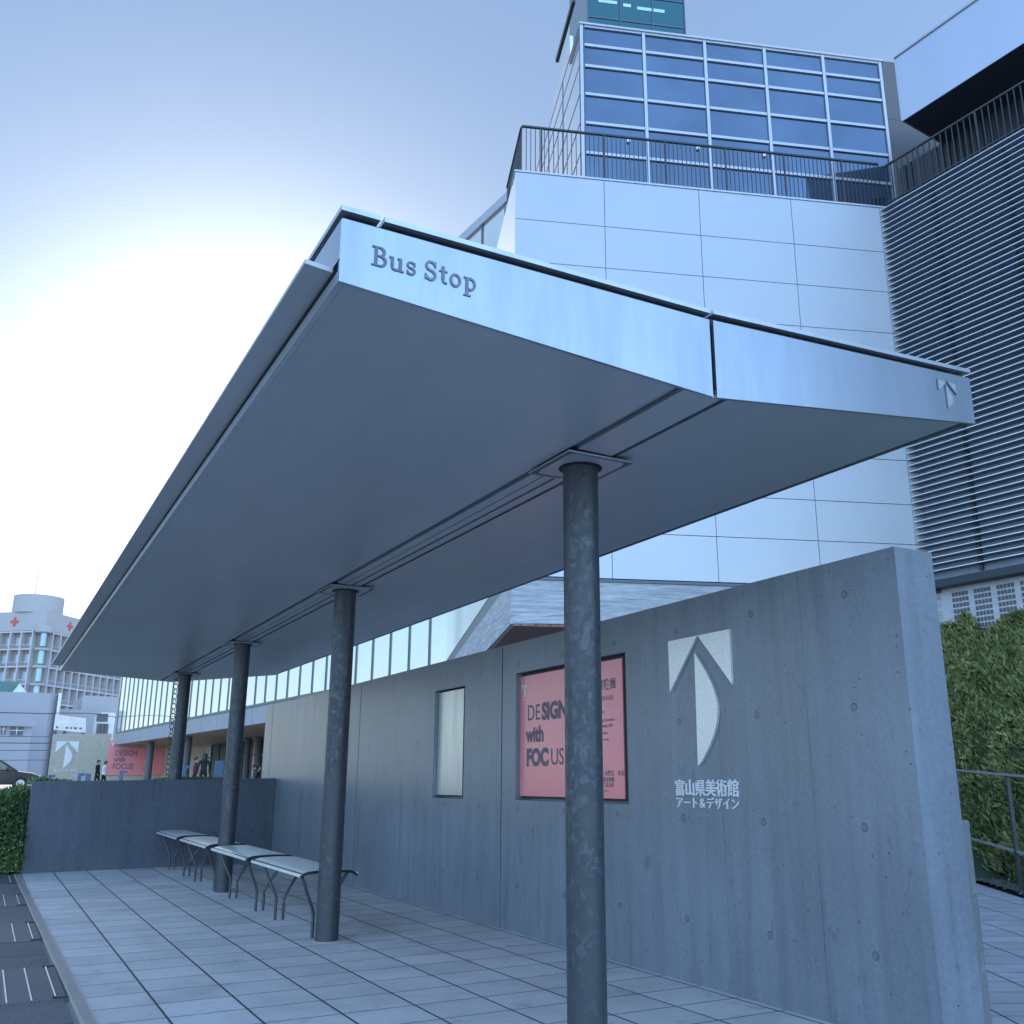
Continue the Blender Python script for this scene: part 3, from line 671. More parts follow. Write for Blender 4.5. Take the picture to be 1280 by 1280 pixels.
# gravel strip
gs = MB()
for _ in range(2600):
    u = random.uniform(-7, 10); v = random.uniform(.03, .75); p = Vector(bank(u, v - max(0, u - 2) * .42)); p.z = .05 + max(0, v - .5) * .3
    r = random.uniform(.018, .05); q = []
    for k in range(6):
        a = k * math.pi / 3 + random.uniform(-.3, .3); q.append((p.x + r * math.cos(a) * random.uniform(.7, 1.2), p.y + r * math.sin(a) * random.uniform(.7, 1.2), p.z - r * .3))
    tp = (p.x + random.uniform(-.3, .3) * r, p.y, p.z + r * random.uniform(.4, .8))
    gs.add(q + [tp], [(k, (k + 1) % 6, 6) for k in range(6)])
tag(gs.build('gravel', 'stone2'), 'strip of dark gravel at the foot of the shrub bank', kind='stuff')
# left hedge and ground cover behind the low wall
P_, Nn = [], []
def lh(x, y):
    edge = min(1, max(0, (y - 18.35 + .25 * math.sin(x * 4)) / .9)); s = min(1, max(0, (.74 - x + (.5 if y > 18.6 else 0)) / .25))
    fall = min(1, max(0, (x + 9) / 6))
    return (1.00 + .20 * min(1, max(0, (x - .05) / .65)) + .04 * math.sin(x * 3 + y * 2)) * (edge ** .45) * (.75 + .25 * fall)
hm = MB(); xs2 = np.arange(-9, .76, .45); ys2 = [18.3, 18.5, 18.8, 19.3, 20.5, 22, 23]
for a, b_ in zip(xs2, xs2[1:]):
    for c0, c1 in zip(ys2, ys2[1:]): hm.add([(a, c0, max(.01, lh(a, c0) - .08)), (b_, c0, max(.01, lh(b_, c0) - .08)), (b_, c1, lh(b_, c1) - .08), (a, c1, lh(a, c1) - .08)], [(0, 1, 2, 3)])
hd = thing('hedge', (.5, 18.3, 0), 'low clipped green hedge left of the dark low wall beside the pavement', 'hedge')
hm.build('soil', 'soil', hd, recalc=False)
for _ in range(9500):
    x = .74 - abs(random.gauss(0, 1.6)) if random.random() < .7 else random.uniform(-6, .7)
    y = 18.3 + random.random() ** 2 * 4.5
    if y > 19.6 and random.random() < .3: continue
    h_ = lh(x, y); z = h_ + random.uniform(-.04, .05) if y > 19.2 else random.uniform(max(.0, h_ - .5), h_ + .03)
    if x > .745: continue
    P_.append((x, y, max(.03, z))); Nn.append((.1, -.7 if y < 19.3 else -.25, .7))
for _ in range(1500):                                # bulge over the pavement end
    z = random.uniform(.03, 1.25); x = random.uniform(-1.5, .70); P_.append((x, 18.22 + .12 * math.sin(x * 5 + z * 4), z)); Nn.append((0, -.8, .4))
o = sprigs('foliage', 'leafl', np.array(P_) - np.array((.5, 18.3, 0)), Nn, .085, 8, spread=.6); o.parent = hd
P_, Nn = [], []
for _ in range(3800):
    x = random.uniform(.78, 4.75); y = 18.75 + random.random() ** 1.5 * 2.6; P_.append((x, y, 1.36 + .06 * math.sin(x * 2.3) + random.uniform(-.03, .035) + (.055 * max(0, x - 3.4)))); Nn.append((0, -.2, 1))
MB().box(.76, 4.786, 18.67, 23.2, .0, 1.34).build('planter_soil', 'soil')['kind'] = 'structure'
sprigs('ground_cover', 'leafl', P_, Nn, .05, 7, 'low ivy like ground cover on the planting bed just above the low wall', kind='stuff')

# ramp railing on the right
ra = thing('ramp_railing', (12.0, 8.72, 0), 'flat grey steel handrail with square posts in front of the shrub bank', 'railing')
def rpt(u, z, off=.10): p = E0 + ed_ * u + en * off; return (p.x, p.y, z)
rl = MB()
def bar(a, b, w, h):
    A, B = Vector(a), Vector(b); t = (B - A).normalized(); s = Vector((t.y, -t.x, 0)).normalized() * w / 2; hz = Vector((0, 0, h))
    rl.hexa([tuple(q) for q in (A - s, A + s, B + s, B - s, A - s + hz, A + s + hz, B + s + hz, B - s + hz)])
bar(rpt(-5, 1.30), rpt(9, 1.82), .055, .025); rl.build('handrail', 'mull', ra, bev=.003)
rl = MB(); bar(rpt(-5, .36), rpt(9, .80), .03, .028); rl.build('lower_rail', 'mull', ra)
for u in (-4.1, -1.9, .35, 2.6, 4.85, 7.1):
    rl = MB(); p = rpt(u, 0); q = MB(Fr(p[0], p[1], 35.75)); q.box(-.03, .03, -.022, .022, 0, 1.30 + (u + 5) * .0371); q.build('post', 'charcoal', ra)

# ------------------------------------------------------------------ the museum
mu = thing('museum_building', (9.4, 17.9, 0), 'large museum with white panelled block, blue glazed box, louvred facade and long glass wing', 'building')
aF = R(20); FF = Fr(math.sin(aF) * 20, math.cos(aF) * 20, 110)      # w>0 points towards the viewer
u0, u1 = 2.72, 12.50
def Fu(p): return (Vector(p) - FF.o).dot(FF.e)
# white clad block: panels with open joints
rows = [15.70, 14.41, 13.28, 12.14, 11.02, 9.91, 8.80, 7.70, 6.73, 5.68]
cols = [u0, 4.93, 7.36, 9.80, 12.23, u1 + .3]
wp = MB(FF)
for z1, z0 in zip(rows, rows[1:]):
    for a, b_ in zip(cols, cols[1:]): wp.box(a + .007, b_ - .007, -.04, .0, z0 + .008, z1 - .008)
wp.build('metal_cladding', 'clad', mu)
core = MB(FF); core.box(u0 + .05, u1 + 1, -9, -.042, 5.69, 15.66); core.build('wall', 'navy', mu)
cpz = MB(FF); cpz.box(u0 - .02, u1 + .3, -.6, .02, 15.702, 15.75); cpz.build('coping', 'mull', mu); MB(FF).box(u0 - .0, u1 + .3, -.045, .008, 5.605, 5.665).build('drip_edge', 'mulld', mu)
bz = MB(FF); bz.box(u0 + .01, u1 + .6, -7.5, -.02, 4.66, 5.60); bz.build('concrete_band', 'form', mu)
bs = MB(FF); bs.box(u0 + .03, u1 + .6, -7.4, -.05, 4.60, 4.655); bs.build('underside', 'brown', mu)
gl_ = MB(FF); gl_.box(u0 + 3, u1 + .6, -7.4, -3.0, 0, 4.60); gl_.build('ground_floor_wall', 'navy', mu)
# side face of the block, running back towards the wing
cF = FF(u0, 0, 0); SF = Fr(cF.x, cF.y, 19.5, flip=True)
sm = MB(SF); 
for z1, z0 in ((15.70, 12.4), (12.38, 9.2), (9.18, 5.98)):
    for a, b_ in ((0.02, 5.9), (5.92, 11.9), (11.92, 18.2)): sm.box(a, b_, -.05, .0, z0, z1)
sm.build('side_cladding', 'cladside', mu)
MB(SF).box(.02, 18, -.5, -.01, 5.62, 5.97).build('side_sill', 'mulld', mu); MB(SF).box(.04, 18, -.48, .02, 4.64, 5.60).build('side_band', 'form', mu)
MB(SF).box(.3, 18.2, -8.5, -.06, 5.98, 15.6).build('side_wall', 'navy', mu)
# curtain-walled box on the roof
CF = Fr(math.sin(aF) * 22, math.cos(aF) * 22, 110)
cu = [4.85 + 1.824 * i for i in range(6)]; cz = [22.14, 21.50, 20.80, 19.86, 18.92, 17.96, 17.0, 15.75]
for i in range(5):
    for z1, z0 in zip(cz, cz[1:]):
        MB(CF).box(cu[i] + .05, cu[i + 1] - .05, -.05, -.03, z0 + .035, z1 - .045).build('window', 'glass', mu)
fm = MB(CF)
for u in cu: fm.box(u - .043, u + .043, -.12, .03, 15.75, 22.16)
for z in cz[:-1]:
    for i in range(5): fm.box(cu[i] + .055, cu[i + 1] - .055, -.10, .02, z - .05, z + .035)
fm.box(cu[0] - .06, cu[-1] + .1, -.3, .06, 22.162, 22.22); fm.build('window_frame', 'mull', mu)
CS = Fr(*CF(cu[0] - .06, 0, 0)[:2], 19.0, flip=True)
for i in range(4):
    for z1, z0 in zip(cz, cz[1:]): MB(CS).box(i * 2.3 + .05, i * 2.3 + 2.26, -.06, -.006, z0 + .03, z1 - .03).build('side_window', 'cladside', mu)
fm = MB(CS)
for i in range(5): fm.box(i * 2.3 - .03, i * 2.3 + .04, -.15, .004, 15.75, 22.16)
for z in cz[:-1]: fm.box(.06, 9.3, -.10, .0, z - .035, z + .02)
fm.build('side_frame', 'mulld', mu)
MB(CS).box(-.3, 2.1, .16, .26, 22.62, 22.76).build('roof_edge', 'charcoal', mu)
MB(CF).box(cu[0] + .1, cu[-1] - .02, -9, -.2, 15.75, 22.1).build('interior_core', 'navy', mu)
MB(CF).box(7.9, 10.6, -.6, -.31, 22.225, 22.33).build('roof_edge', 'charcoal', mu)
for i, u in enumerate((6.15, 8.15, 10.10)):
    q = MB(CF); q.cyl(u, -.01, 18.42 + .0 * i, 18.50, .055, .055, 12); q.build('downlight', 'lampd', mu)
MB(CF).box(cu[-1] + .06, cu[-1] + 3.2, -1.2, .02, 15.75, 20.15).build('stone_pier', 'stone', mu); MB(CF).box(cu[-1] + .06, cu[-1] + 3.2, -1.2, .02, 20.16, 22.2).build('stone_pier', 'stone', mu)
# lift tower
LT = Fr(math.sin(aF) * 24, math.cos(aF) * 24, 110)
def Lt(px): # u of a pixel column on that plane
    return None
lt0, lt1 = 5.51, 8.66
tw = MB(LT); tw.box(lt0 + .1, lt1 - .1, -2.6, -.25, 22, 29); tw.build('lift_core', 'navy', mu)
for i in range(3): MB(LT).box(lt0 + (lt1 - lt0) * i / 3 + .02, lt0 + (lt1 - lt0) * (i + 1) / 3 - .02, -.02, 0, 22, 29).build('lift_glass', 'teal', mu)
MB(LT).box(lt0 - .01, lt0 + .01, -2.8, .0, 22, 29).build('lift_glass', 'teal', mu); MB(LT).box(lt1 - .01, lt1 + .01, -2.8, .0, 22, 29).build('lift_glass', 'teal', mu)
fm = MB(LT)
for i in range(4): u = lt0 + (lt1 - lt0) * i / 3; fm.box(u - .02, u + .02, -.04, .03, 22, 29)
for z in (24.4, 25.4, 26.4): fm.box(lt0, lt1, -.03, .02, z - .03, z + .03)
fm.build('lift_frame', 'mulld', mu)
pn = MB(LT)
for a, b_, z in ((.35, .95, 25.05), (1.15, 1.4, 25.0), (1.6, 2.5, 24.95), (.9, 2.8, 25.75)): pn.box(lt0 + a, lt0 + b_, .002, .012, z - .06, z + .06)
pn.build('lift_lights', 'tealp', mu)
MB(LT).box(lt0 - .6, lt0 - .5, -2.8, .1, 22, 23.5).build('glass_parapet', 'cladside', mu)
# railing on the roof edge
def railing(fr, a, b_, z0, zt_, nm='roof_railing', sp=.115, r=.009, mat='charcoal'):
    q = MB(fr); q.box(a, b_, -.03, .03, zt_ - .045, zt_); q.box(a, b_, -.02, .02, z0 + .05, z0 + .08)
    u = a
    while u <= b_: q.box(u - r, u + r, -r, r, z0, zt_ - .045); u += sp
    u = a + .5
    while u <= b_: q.box(u - .02, u + .02, -.02, .02, z0, zt_ - .045); u += 1.6
    return q.build(nm, mat, mu)
RF = Fr(math.sin(aF) * 20.2, math.cos(aF) * 20.2, 110)
railing(RF, 2.90, 12.45, 15.75, 17.19)
rs = RF(2.90, 0, 0); railing(Fr(rs.x, rs.y, 19.5, flip=True), .05, 2.6, 15.75, 17.19)
# louvred facade, balcony and overhang
aW = R(-4.25); nW = Vector((math.cos(aW), -math.sin(aW), 0))
def WF(d, X=None): p = nW * d; return Fr(p.x, p.y, -4.25, flip=True)      # u along wing direction (to +Y), w towards the viewer
LF = WF(19.57); lu = (Vector((18.55, 14.40, 0)) - LF.o).dot(LF.e)
MB(LF).box(-14, lu + .3, -.5, -.02, 5.86, 15.75).build('louvre_wall', 'louvrew', mu)
q = MB(LF); q.mat = 0; z = 15.62
while z > 5.9:
    q.mat = 1; q.hexa([(-14, -.01, z + .0), (lu + .42, -.01, z + .0), (lu + .28, .185, z - .004), (-14, .185, z - .004), (-14, -.01, z + .012), (lu + .42, -.01, z + .012), (lu + .28, .185, z + .01), (-14, .185, z + .01)])
    q.mat = 0; q.box(-14, lu + .28, .186, .20, z - .009, z + .009)
    z -= .1545
q.build('louvres', ['louvre', 'blade_shade'], mu)  # bright front lip; shade under the blades is put into their darker colour
q = MB(LF)
for k in range(8):
    u = lu - 1.2 - k * 1.85; q.box(u - .04, u + .04, -.01, .05, 5.9, 15.5)
q.build('louvre_bracket', 'charcoal', mu)
MB(LF).box(-14, lu + .1, -.4, .10, 5.68, 5.85).build('louvre_sill', 'navy', mu)
VF = WF(19.80); 
q = MB(VF); q.box(-14, lu + .18, -.4, -.02, 4.66, 5.68)
q.mat = 1
cx_ = lu - .18
for k in range(22):
    a = cx_ - k * .545 - .5
    for r_i in range(7):
        zz = 5.56 - r_i * .128
        for j in range(5): q.box(a + .045 + j * .083, a + .045 + j * .083 + .066, -.03, -.012, zz - .088, zz)
q.build('vent_blocks', ['vent', 'stone'], mu)
MB(VF).box(-14, lu + 4, -.6, -.3, -.1, 4.66).build('plinth_wall', 'navy', mu)
railing(LF, -14, lu + .1, 15.78, 16.95, sp=.16, r=.012)
BW = WF(21.3); q = MB(BW); q.box(-14, lu + .8, -.3, 0, 15.8, 17.95); u = -14
while u < lu + .7: q.box(u, u + .07, .0, .06, 15.8, 17.94); u += .19
q.build('balcony_wall', 'navy', mu)
MB(LF).box(-14, lu + .3, -2.2, -.05, 15.70, 15.78).build('balcony_floor', 'stone', mu)
ovu = (Vector((18.6, 13.82, 0)) - LF.o).dot(LF.e)
MB(LF).box(-14, ovu, -3.5, -.02, 17.93, 18.0).build('overhang_soffit', 'charcoal', mu)
MB(LF).box(-14, ovu, -.03, .0, 17.90, 19.84).build('overhang_fascia', 'perf', mu)
q = MB(LF); q.box(-14, ovu + .02, -3.5, .04, 19.842, 19.90); q.box(ovu + .0, ovu + .03, -3.5, .0, 17.92, 19.84); q.build('overhang_coping', 'mull', mu)
MB(LF).box(-14, ovu - .05, -3.4, -.04, 18.01, 19.80).build('overhang_core', 'charcoal', mu)

# long glass wing
GW = WF(18.0)
w0 = (Vector((12.2, 25.5, 0)) - GW.o).dot(GW.e) - 2; ref = (Vector((15.48, 34.54, 0)) - GW.o).dot(GW.e)
wu1 = (Vector((10.44, 100.5, 0)) - GW.o).dot(GW.e); pitch = 1.885
us_ = []
u = ref - 2 * pitch
while u < wu1 - .5: us_.append(u); u += pitch
us_.append(wu1)
for a, b_ in zip(us_, us_[1:]): MB(GW).box(a + .03, b_ - .03, -.03, -.005, 5.78, 24.3).build('glass_panel', 'glassin', mu)
q = MB(GW)
for u in us_: q.box(u - .03, u + .03, -.08, .05, 5.76, 24.32)
q.build('glass_mullions', 'mulld', mu)
q = MB(GW); q.box(us_[0] - .6, us_[0] - .04, -.1, .04, 5.76, 24.3); q.build('corner_frame', 'mull', mu)
q = MB(GW); q.box(us_[0] - .6, wu1 + .1, -.4, .10, 24.32, 24.75); q.build('wing_coping', 'mull', mu)
q = MB(GW); q.box(us_[0] - 2, wu1, -.2, .06, 5.62, 5.755); q.build('wing_sill', 'mulld', mu)
# concrete-look band with panel joints
q = MB(GW); u = wu1
while u > us_[0] - 1: q.box(max(u - 3.76, us_[0] - 2) + .03, u - .02, -.3, .02, 4.60, 5.61); u -= 3.77
q.build('concrete_band', 'concrete_far', mu)
MB(GW).box(us_[0] - 2, wu1 - .02, -22, -.31, 5.0, 24.2).build('wing_core', 'navy', mu)
MB(GW).box(us_[0] - 2, wu1 - .01, -22, -.02, 4.62, 4.70).build('wing_underside', 'wood', mu)
for u in (wu1 - 9.7, wu1 - 22.2, wu1 - 34.7, wu1 - 47.2, wu1 - 59.7):
    q = MB(GW); q.cyl(u, -1.2, GZ - .1, 4.61, .29, n=24); q.build('column', 'stone', mu, smooth=True)
for u in (wu1 - 22.2, wu1 - 24.8, wu1 - 34.7):
    q = MB(GW); q.cyl(u, -5.8, GZ - .1, 4.61, .26, n=24); q.build('column', 'stone', mu, smooth=True)
# recessed ground floor glazing
q = MB(GW)
for k in range(26):
    a = wu1 - 4 - k * 2.4; MB(GW).box(a - 2.34, a, -7.42, -7.38, GZ, 4.6).build('entrance_glass', 'teal' if k % 3 else 'glassin', mu)
    q.box(a - 2.4, a - 2.3, -7.5, -7.3, GZ, 4.6)
q.box(wu1 - 66, wu1 - 4, -7.48, -7.32, 3.35, 3.45); q.build('entrance_frame', 'mulld', mu)

# museum boundary wall with emblem and banner
bw = thing('sign_wall', (10, 100.1, GZ), 'beige garden wall with white T emblem beyond the glass wing', 'wall')
MB().hexa([(5.15, 100.0, GZ - .1), (10.2, 100.0, GZ - .1), (10.2, 100.5, GZ - .1), (5.15, 100.5, GZ - .1), (5.15, 100.0, 5.45), (10.2, 100.0, 5.62), (10.2, 100.5, 5.62), (5.15, 100.5, 5.45)]).build('wall', 'beige', bw)
MB().box(10.2, 15.1, 100.0, 100.5, GZ - .1, 4.62).build('wall', 'beige', bw)
MB().box(15.1, 26, 100.0, 100.5, GZ - .1, 4.61).build('wall', 'cream', bw)
mb = MB(); emblem(mb, lambda a, b, d: (5.61 + a * 1.87, 99.998 - d, 4.84 + b * 1.84), .04); mb.build('emblem', 'white', bw)
mb = MB(); text_mb(mb, '富山県美術館', .33, lambda x, y, d: (5.62 + x, 99.985 - d, 2.15 + y), .01, 0); mb.build('lettering', 'pipew', bw)
bn = thing('banner', (12.3, 99.95, 1.85), 'coral red DESIGN with FOCUS banner on the wall under the glass wing', 'banner')
q = MB(); q.box(10.06, 15.08, 99.9, 99.97, 1.85, 4.36); q.box(10.06, 10.55, 99.9, 99.97, 4.361, 4.97); q.build('cloth', 'red', bn)
mb = MB()
for s, x, z in (('DESIGN', 10.62, 3.62), ('with', 10.58, 3.05), ('FOCUS', 10.54, 2.42)): text_mb(mb, s, .70, lambda a, b, d, x=x, z=z: (x + a * .82, 99.89 - d, z + b), .004, .012)
for k, (z, n_) in enumerate(((4.1, 4), (3.75, 8), (3.5, 6), (3.3, 7), (2.5, 5), (2.3, 6))):
    for j in range(n_): mb.box(13.2 + j * .15, 13.30 + j * .15, 99.886, 99.898, z, z + .06)
mb.build('lettering', 'ink', bn)
mb = MB(); emblem(mb, lambda a, b, d: (10.2 + a * .26, 99.888 - d, 4.80 + b * .26), .006); mb.build('emblem', 'white', bn)

# blue plaza letters standing in the plaza (seen as caps over the wall)
def blue_sign(px, py, kind, w=.42, lab=''):
    YY = 45.0; p = at(px, py, YY); q = MB(); x = p.x; zt2 = p.z; b_ = GZ - .05; w *= .62
    if kind == 'F': q.box(x, x + w * .5, YY, YY + .1, b_, zt2); q.box(x + w * .5, x + w, YY, YY + .1, zt2 - .11, zt2)
    else: q.box(x, x + w, YY, YY + .1, b_, zt2)
    tag(q.build('plaza_post', 'blue', bev=.01), lab, 'post', 'blue painted posts in the plaza behind the low wall')
blue_sign(60.5, 968.5, 'F', .42, 'blue angled post, leftmost of those above the low wall'); blue_sign(98, 966.5, 'F', .42, 'blue angled post below the white wall emblem, left of the walking couple')
blue_sign(107.5, 967, 'I', .34, 'blue square post between the angled post and the walking couple'); blue_sign(150, 963, 'F', .48, 'taller blue angled post in front of the red banner')
blue_sign(229, 957, 'F', .5, 'blue angled post just right of the far shelter post'); blue_sign(270, 951, 'I', .55, 'tall broad blue post left of the third shelter post')

# ------------------------------------------------------------------ people
def person(loc, face, label, top, bottom, hair='hair', sit=False, lean=0., longhair=False, h=1.65, arm='black', scale=1):
    t = thing('person', loc, label, 'person'); s = h / 1.72
    a = R(face); rot = Matrix.Rotation(-a, 3, 'Z')
    if not sit:
        J = {'pel': (0, 0, .92), 'wa': (0, .0, 1.08), 'ch': (0, .02 + lean * .1, 1.30), 'ne': (0, .02 + lean * .12, 1.46), 'he': (0, .04 + lean * .14, 1.58), 'ht': (0, .03 + lean * .14, 1.68),
             'hl': (-.10, 0, .88), 'kl': (-.11, .12, .50), 'al': (-.11, -.02, .09), 'tl': (-.11, .12, .04), 'hr': (.10, 0, .88), 'kr': (.11, -.02, .50), 'ar': (.11, -.22, .11), 'tr': (.11, -.10, .04),
             'sl': (-.19, .0, 1.40), 'el': (-.25, -.06, 1.14), 'wl': (-.25, .06, .90), 'fl': (-.25, .09, .80), 'sr': (.19, .0, 1.40), 'er': (.25, .02, 1.14), 'wr': (.24, .14, .92), 'fr': (.24, .18, .83)}
    else:
        J = {'pel': (0, 0, .46), 'wa': (0, .10, .62), 'ch': (0, .30, .82), 'ne': (0, .42, .90), 'he': (0, .50, .94), 'ht': (0, .58, .97),
             'hl': (-.10, .02, .46), 'kl': (-.13, .44, .48), 'al': (-.13, .42, .10), 'tl': (-.13, .56, .05), 'hr': (.10, .02, .46), 'kr': (.13, .44, .48), 'ar': (.13, .40, .10), 'tr': (.13, .54, .05),
             'sl': (-.18, .34, .84), 'el': (-.22, .42, .60), 'wl': (-.12, .58, .52), 'fl': (-.06, .64, .50), 'sr': (.18, .34, .84), 'er': (.22, .42, .60), 'wr': (.12, .58, .52), 'fr': (.06, .64, .50)}
    Rd = {'pel': .15, 'wa': .12, 'ch': .15, 'ne': .06, 'he': .095, 'ht': .075, 'hl': .09, 'kl': .06, 'al': .042, 'tl': .04, 'hr': .09, 'kr': .06, 'ar': .042, 'tr': .04,
          'sl': .06, 'el': .042, 'wl': .03, 'fl': .028, 'sr': .06, 'er': .042, 'wr': .03, 'fr': .028}
    E_ = ['pel-wa', 'wa-ch', 'ch-ne', 'ne-he', 'he-ht', 'pel-hl', 'hl-kl', 'kl-al', 'al-tl', 'pel-hr', 'hr-kr', 'kr-ar', 'ar-tr', 'ch-sl', 'sl-el', 'el-wl', 'wl-fl', 'ch-sr', 'sr-er', 'er-wr', 'wr-fr']
    ks = list(J); me = bpy.data.meshes.new('body')
    me.from_pydata([tuple(rot @ (Vector(J[k]) * s)) for k in ks], [(ks.index(e.split('-')[0]), ks.index(e.split('-')[1])) for e in E_], [])
    o = bpy.data.objects.new('tmp', me); COL.objects.link(o)
    md = o.modifiers.new('s', 'SKIN'); sv = me.skin_vertices[0].data
    for i, k in enumerate(ks): sv[i].radius = (Rd[k] * s, Rd[k] * s); sv[i].use_root = (k == 'pel')
    o.modifiers.new('u', 'SUBSURF').levels = 2
    bpy.context.view_layer.update(); dg = bpy.context.evaluated_depsgraph_get(); m2 = bpy.data.meshes.new_from_object(o.evaluated_get(dg)); bpy.data.objects.remove(o)
    m2.materials.clear()
    for k in ('skin', top, bottom): m2.materials.append(M[k])
    nk = Vector(J['ne']) * s; inv = rot.inverted(); wr = [Vector(J['fl']) * s, Vector(J['fr']) * s]
    for p in m2.polygons:
        c_ = inv @ p.center
        if not sit: k = 0 if c_.z > nk.z + .01 or min((c_ - w).length for w in wr) < .07 else (1 if c_.z > .90 * s else 2)
        else: k = 0 if (c_ - Vector(J['he']) * s).length < .13 or min((c_ - w).length for w in wr) < .06 else (1 if c_.z > .52 * s else 2)
        p.material_index = k
    m2.shade_smooth(); b = bpy.data.objects.new('body', m2); COL.objects.link(b); b.parent = t
    # hair cap
    bm = bmesh.new(); bmesh.ops.create_uvsphere(bm, u_segments=16, v_segments=10, radius=(.135 if longhair else .115) * s)
    hc = (Vector(J['he']) + Vector(J['ht'])) / 2 * s + Vector((0, -.025, .015)) * s
    for v in bm.verts:
        if longhair and v.co.z < 0 and v.co.y < .02: v.co.z *= 3.4; v.co.y -= .03
        elif v.co.y > .03 and v.co.z < .03: v.co *= .7
        v.co = rot @ (v.co + hc)
    m3 = bpy.data.meshes.new('hair'); bm.to_mesh(m3); bm.free(); m3.materials.append(M[hair]); m3.shade_smooth()
    q = bpy.data.objects.new('hair', m3); COL.objects.link(q); q.parent = t
    return t
person((8.33, 44.3, GZ), 8, 'woman with long dark hair in black clothes standing in the plaza', 'blackc', 'blackc', longhair=True, h=1.62)
person((9.0, 50.0, GZ), 100, 'person in dark red top half hidden behind the far shelter post', 'redd', 'blackc', h=1.6)
person((5.78, 62.0, GZ), 120, 'person in black top walking beside the one in white', 'blackc', 'blackc', h=1.62)
person((6.10, 61.7, GZ), 115, 'person in white shirt walking right of the one in black', 'whitec', 'blackc', h=1.55, lean=.4)
sb = thing('plaza_bench', (7.2, 29.2, rise(29)), 'dark plaza bench under the hunched sitting person', 'bench')
z29 = rise(29.2)
MB().box(6.35, 7.8, 29.0, 29.4, z29 + .38, z29 + .44).build('seat', 'charcoal', sb)
for x in (6.45, 7.7): MB().box(x - .03, x + .03, 29.05, 29.35, z29 - .02, z29 + .38).build('leg', 'charcoal', sb)
person((7.42, 29.2, z29), 262, 'person in dark clothes sitting hunched forward on the plaza bench', 'blackc', 'navyc', sit=True, h=1.62)

# ------------------------------------------------------------------ car
cr = thing('parked_car', (.6, 60, GZ), 'dark navy car facing right on the sunny street beyond the hedge', 'car')
CX, CY = -1.85, 60.0                                 # rear bumper x, near side y
prof = [(.0, .42), (.02, .85), (.12, 1.02), (.35, 1.08), (3.35, 1.02), (4.25, .90), (4.62, .74), (4.68, .45), (4.55, .28), (.15, .28)]
def loft(secs): # secs: list of (profile, y, inset)
    q = MB(); n = len(secs[0][0]); vs = []
    for pr, y in secs: vs += [(CX + a, y, GZ + b) for a, b in pr]
    fs = []
    for k in range(len(secs) - 1): fs += [(k * n + i, k * n + (i + 1) % n, (k + 1) * n + (i + 1) % n, (k + 1) * n + i) for i in range(n)]
    fs += [tuple(range(n)), tuple(range((len(secs) - 1) * n, len(secs) * n))[::-1]]
    return q.add(vs, fs)
def shr(pr, k, c=(2.3, .65)): return [(c[0] + (a - c[0]) * (1 - k), c[1] + (b - c[1]) * (1 - k * 2)) for a, b in pr]
loft([(shr(prof, .04), CY), (prof, CY + .12), (prof, CY + 1.66), (shr(prof, .04), CY + 1.78)]).build('body', 'carb', cr, smooth=True)
gh = [(.20, 1.0), (.42, 1.50), (.75, 1.60), (2.35, 1.60), (2.75, 1.52), (3.55, 1.0)]
loft([(gh, CY + .10), ([(2 + (a - 2) * .93, b) for a, b in gh], CY + .26), ([(2 + (a - 2) * .93, b) for a, b in gh], CY + 1.52), (gh, CY + 1.68)]).build('cabin', 'carb', cr, smooth=True)
for k, pr in enumerate(([(.55, 1.06), (.68, 1.46), (1.30, 1.50), (1.30, 1.06)], [(1.38, 1.06), (1.38, 1.50), (2.15, 1.50), (2.15, 1.06)], [(2.23, 1.06), (2.23, 1.49), (2.68, 1.44), (3.22, 1.06)])):
    q = MB(); q.add([(CX + a, CY + .085 - .004 + (b - 1.0) * .02, GZ + b) for a, b in pr] + [(CX + a, CY + .12, GZ + b) for a, b in pr], [(0, 1, 2, 3), (4, 5, 6, 7), (0, 1, 5, 4), (1, 2, 6, 5), (2, 3, 7, 6), (3, 0, 4, 7)])
    q.build('side_window', 'carg', cr)
for a in (.92, 3.72):
    for y0, y1 in ((CY - .01, CY + .2), (CY + 1.58, CY + 1.79)):
        q = MB(lambda x, y, z: Vector((CX + a + x, z, GZ + .34 + y))); q.cyl(0, 0, y0, y1, .34, n=24); w = q.build('wheel', 'tyre', cr, smooth=True)
        q = MB(lambda x, y, z: Vector((CX + a + x, z, GZ + .34 + y))); q.cyl(0, 0, y0 - .008, y1 + .008, .21, n=20); q.build('rim', 'rim', w)
for y in (CY + .08, CY + 1.42):
    q = MB(); q.box(CX + 4.32, CX + 4.66, y, y + .28, GZ + .64, GZ + .79); q.build('headlight', 'lampw', cr, bev=.02)
q = MB(); q.box(CX + 2.95, CX + 3.12, CY - .14, CY + .08, GZ + 1.04, GZ + 1.18); q.build('mirror', 'carb', cr, bev=.02)
q = MB(); q.box(CX + 4.55, CX + 4.69, CY + .5, CY + 1.3, GZ + .45, GZ + .62); q.build('grille', 'dark', cr)
q = MB(); q.box(CX + 1.95, CX + 2.12, CY - .012, CY + .02, GZ + .90, GZ + .93); q.build('door_handle', 'rim', cr)

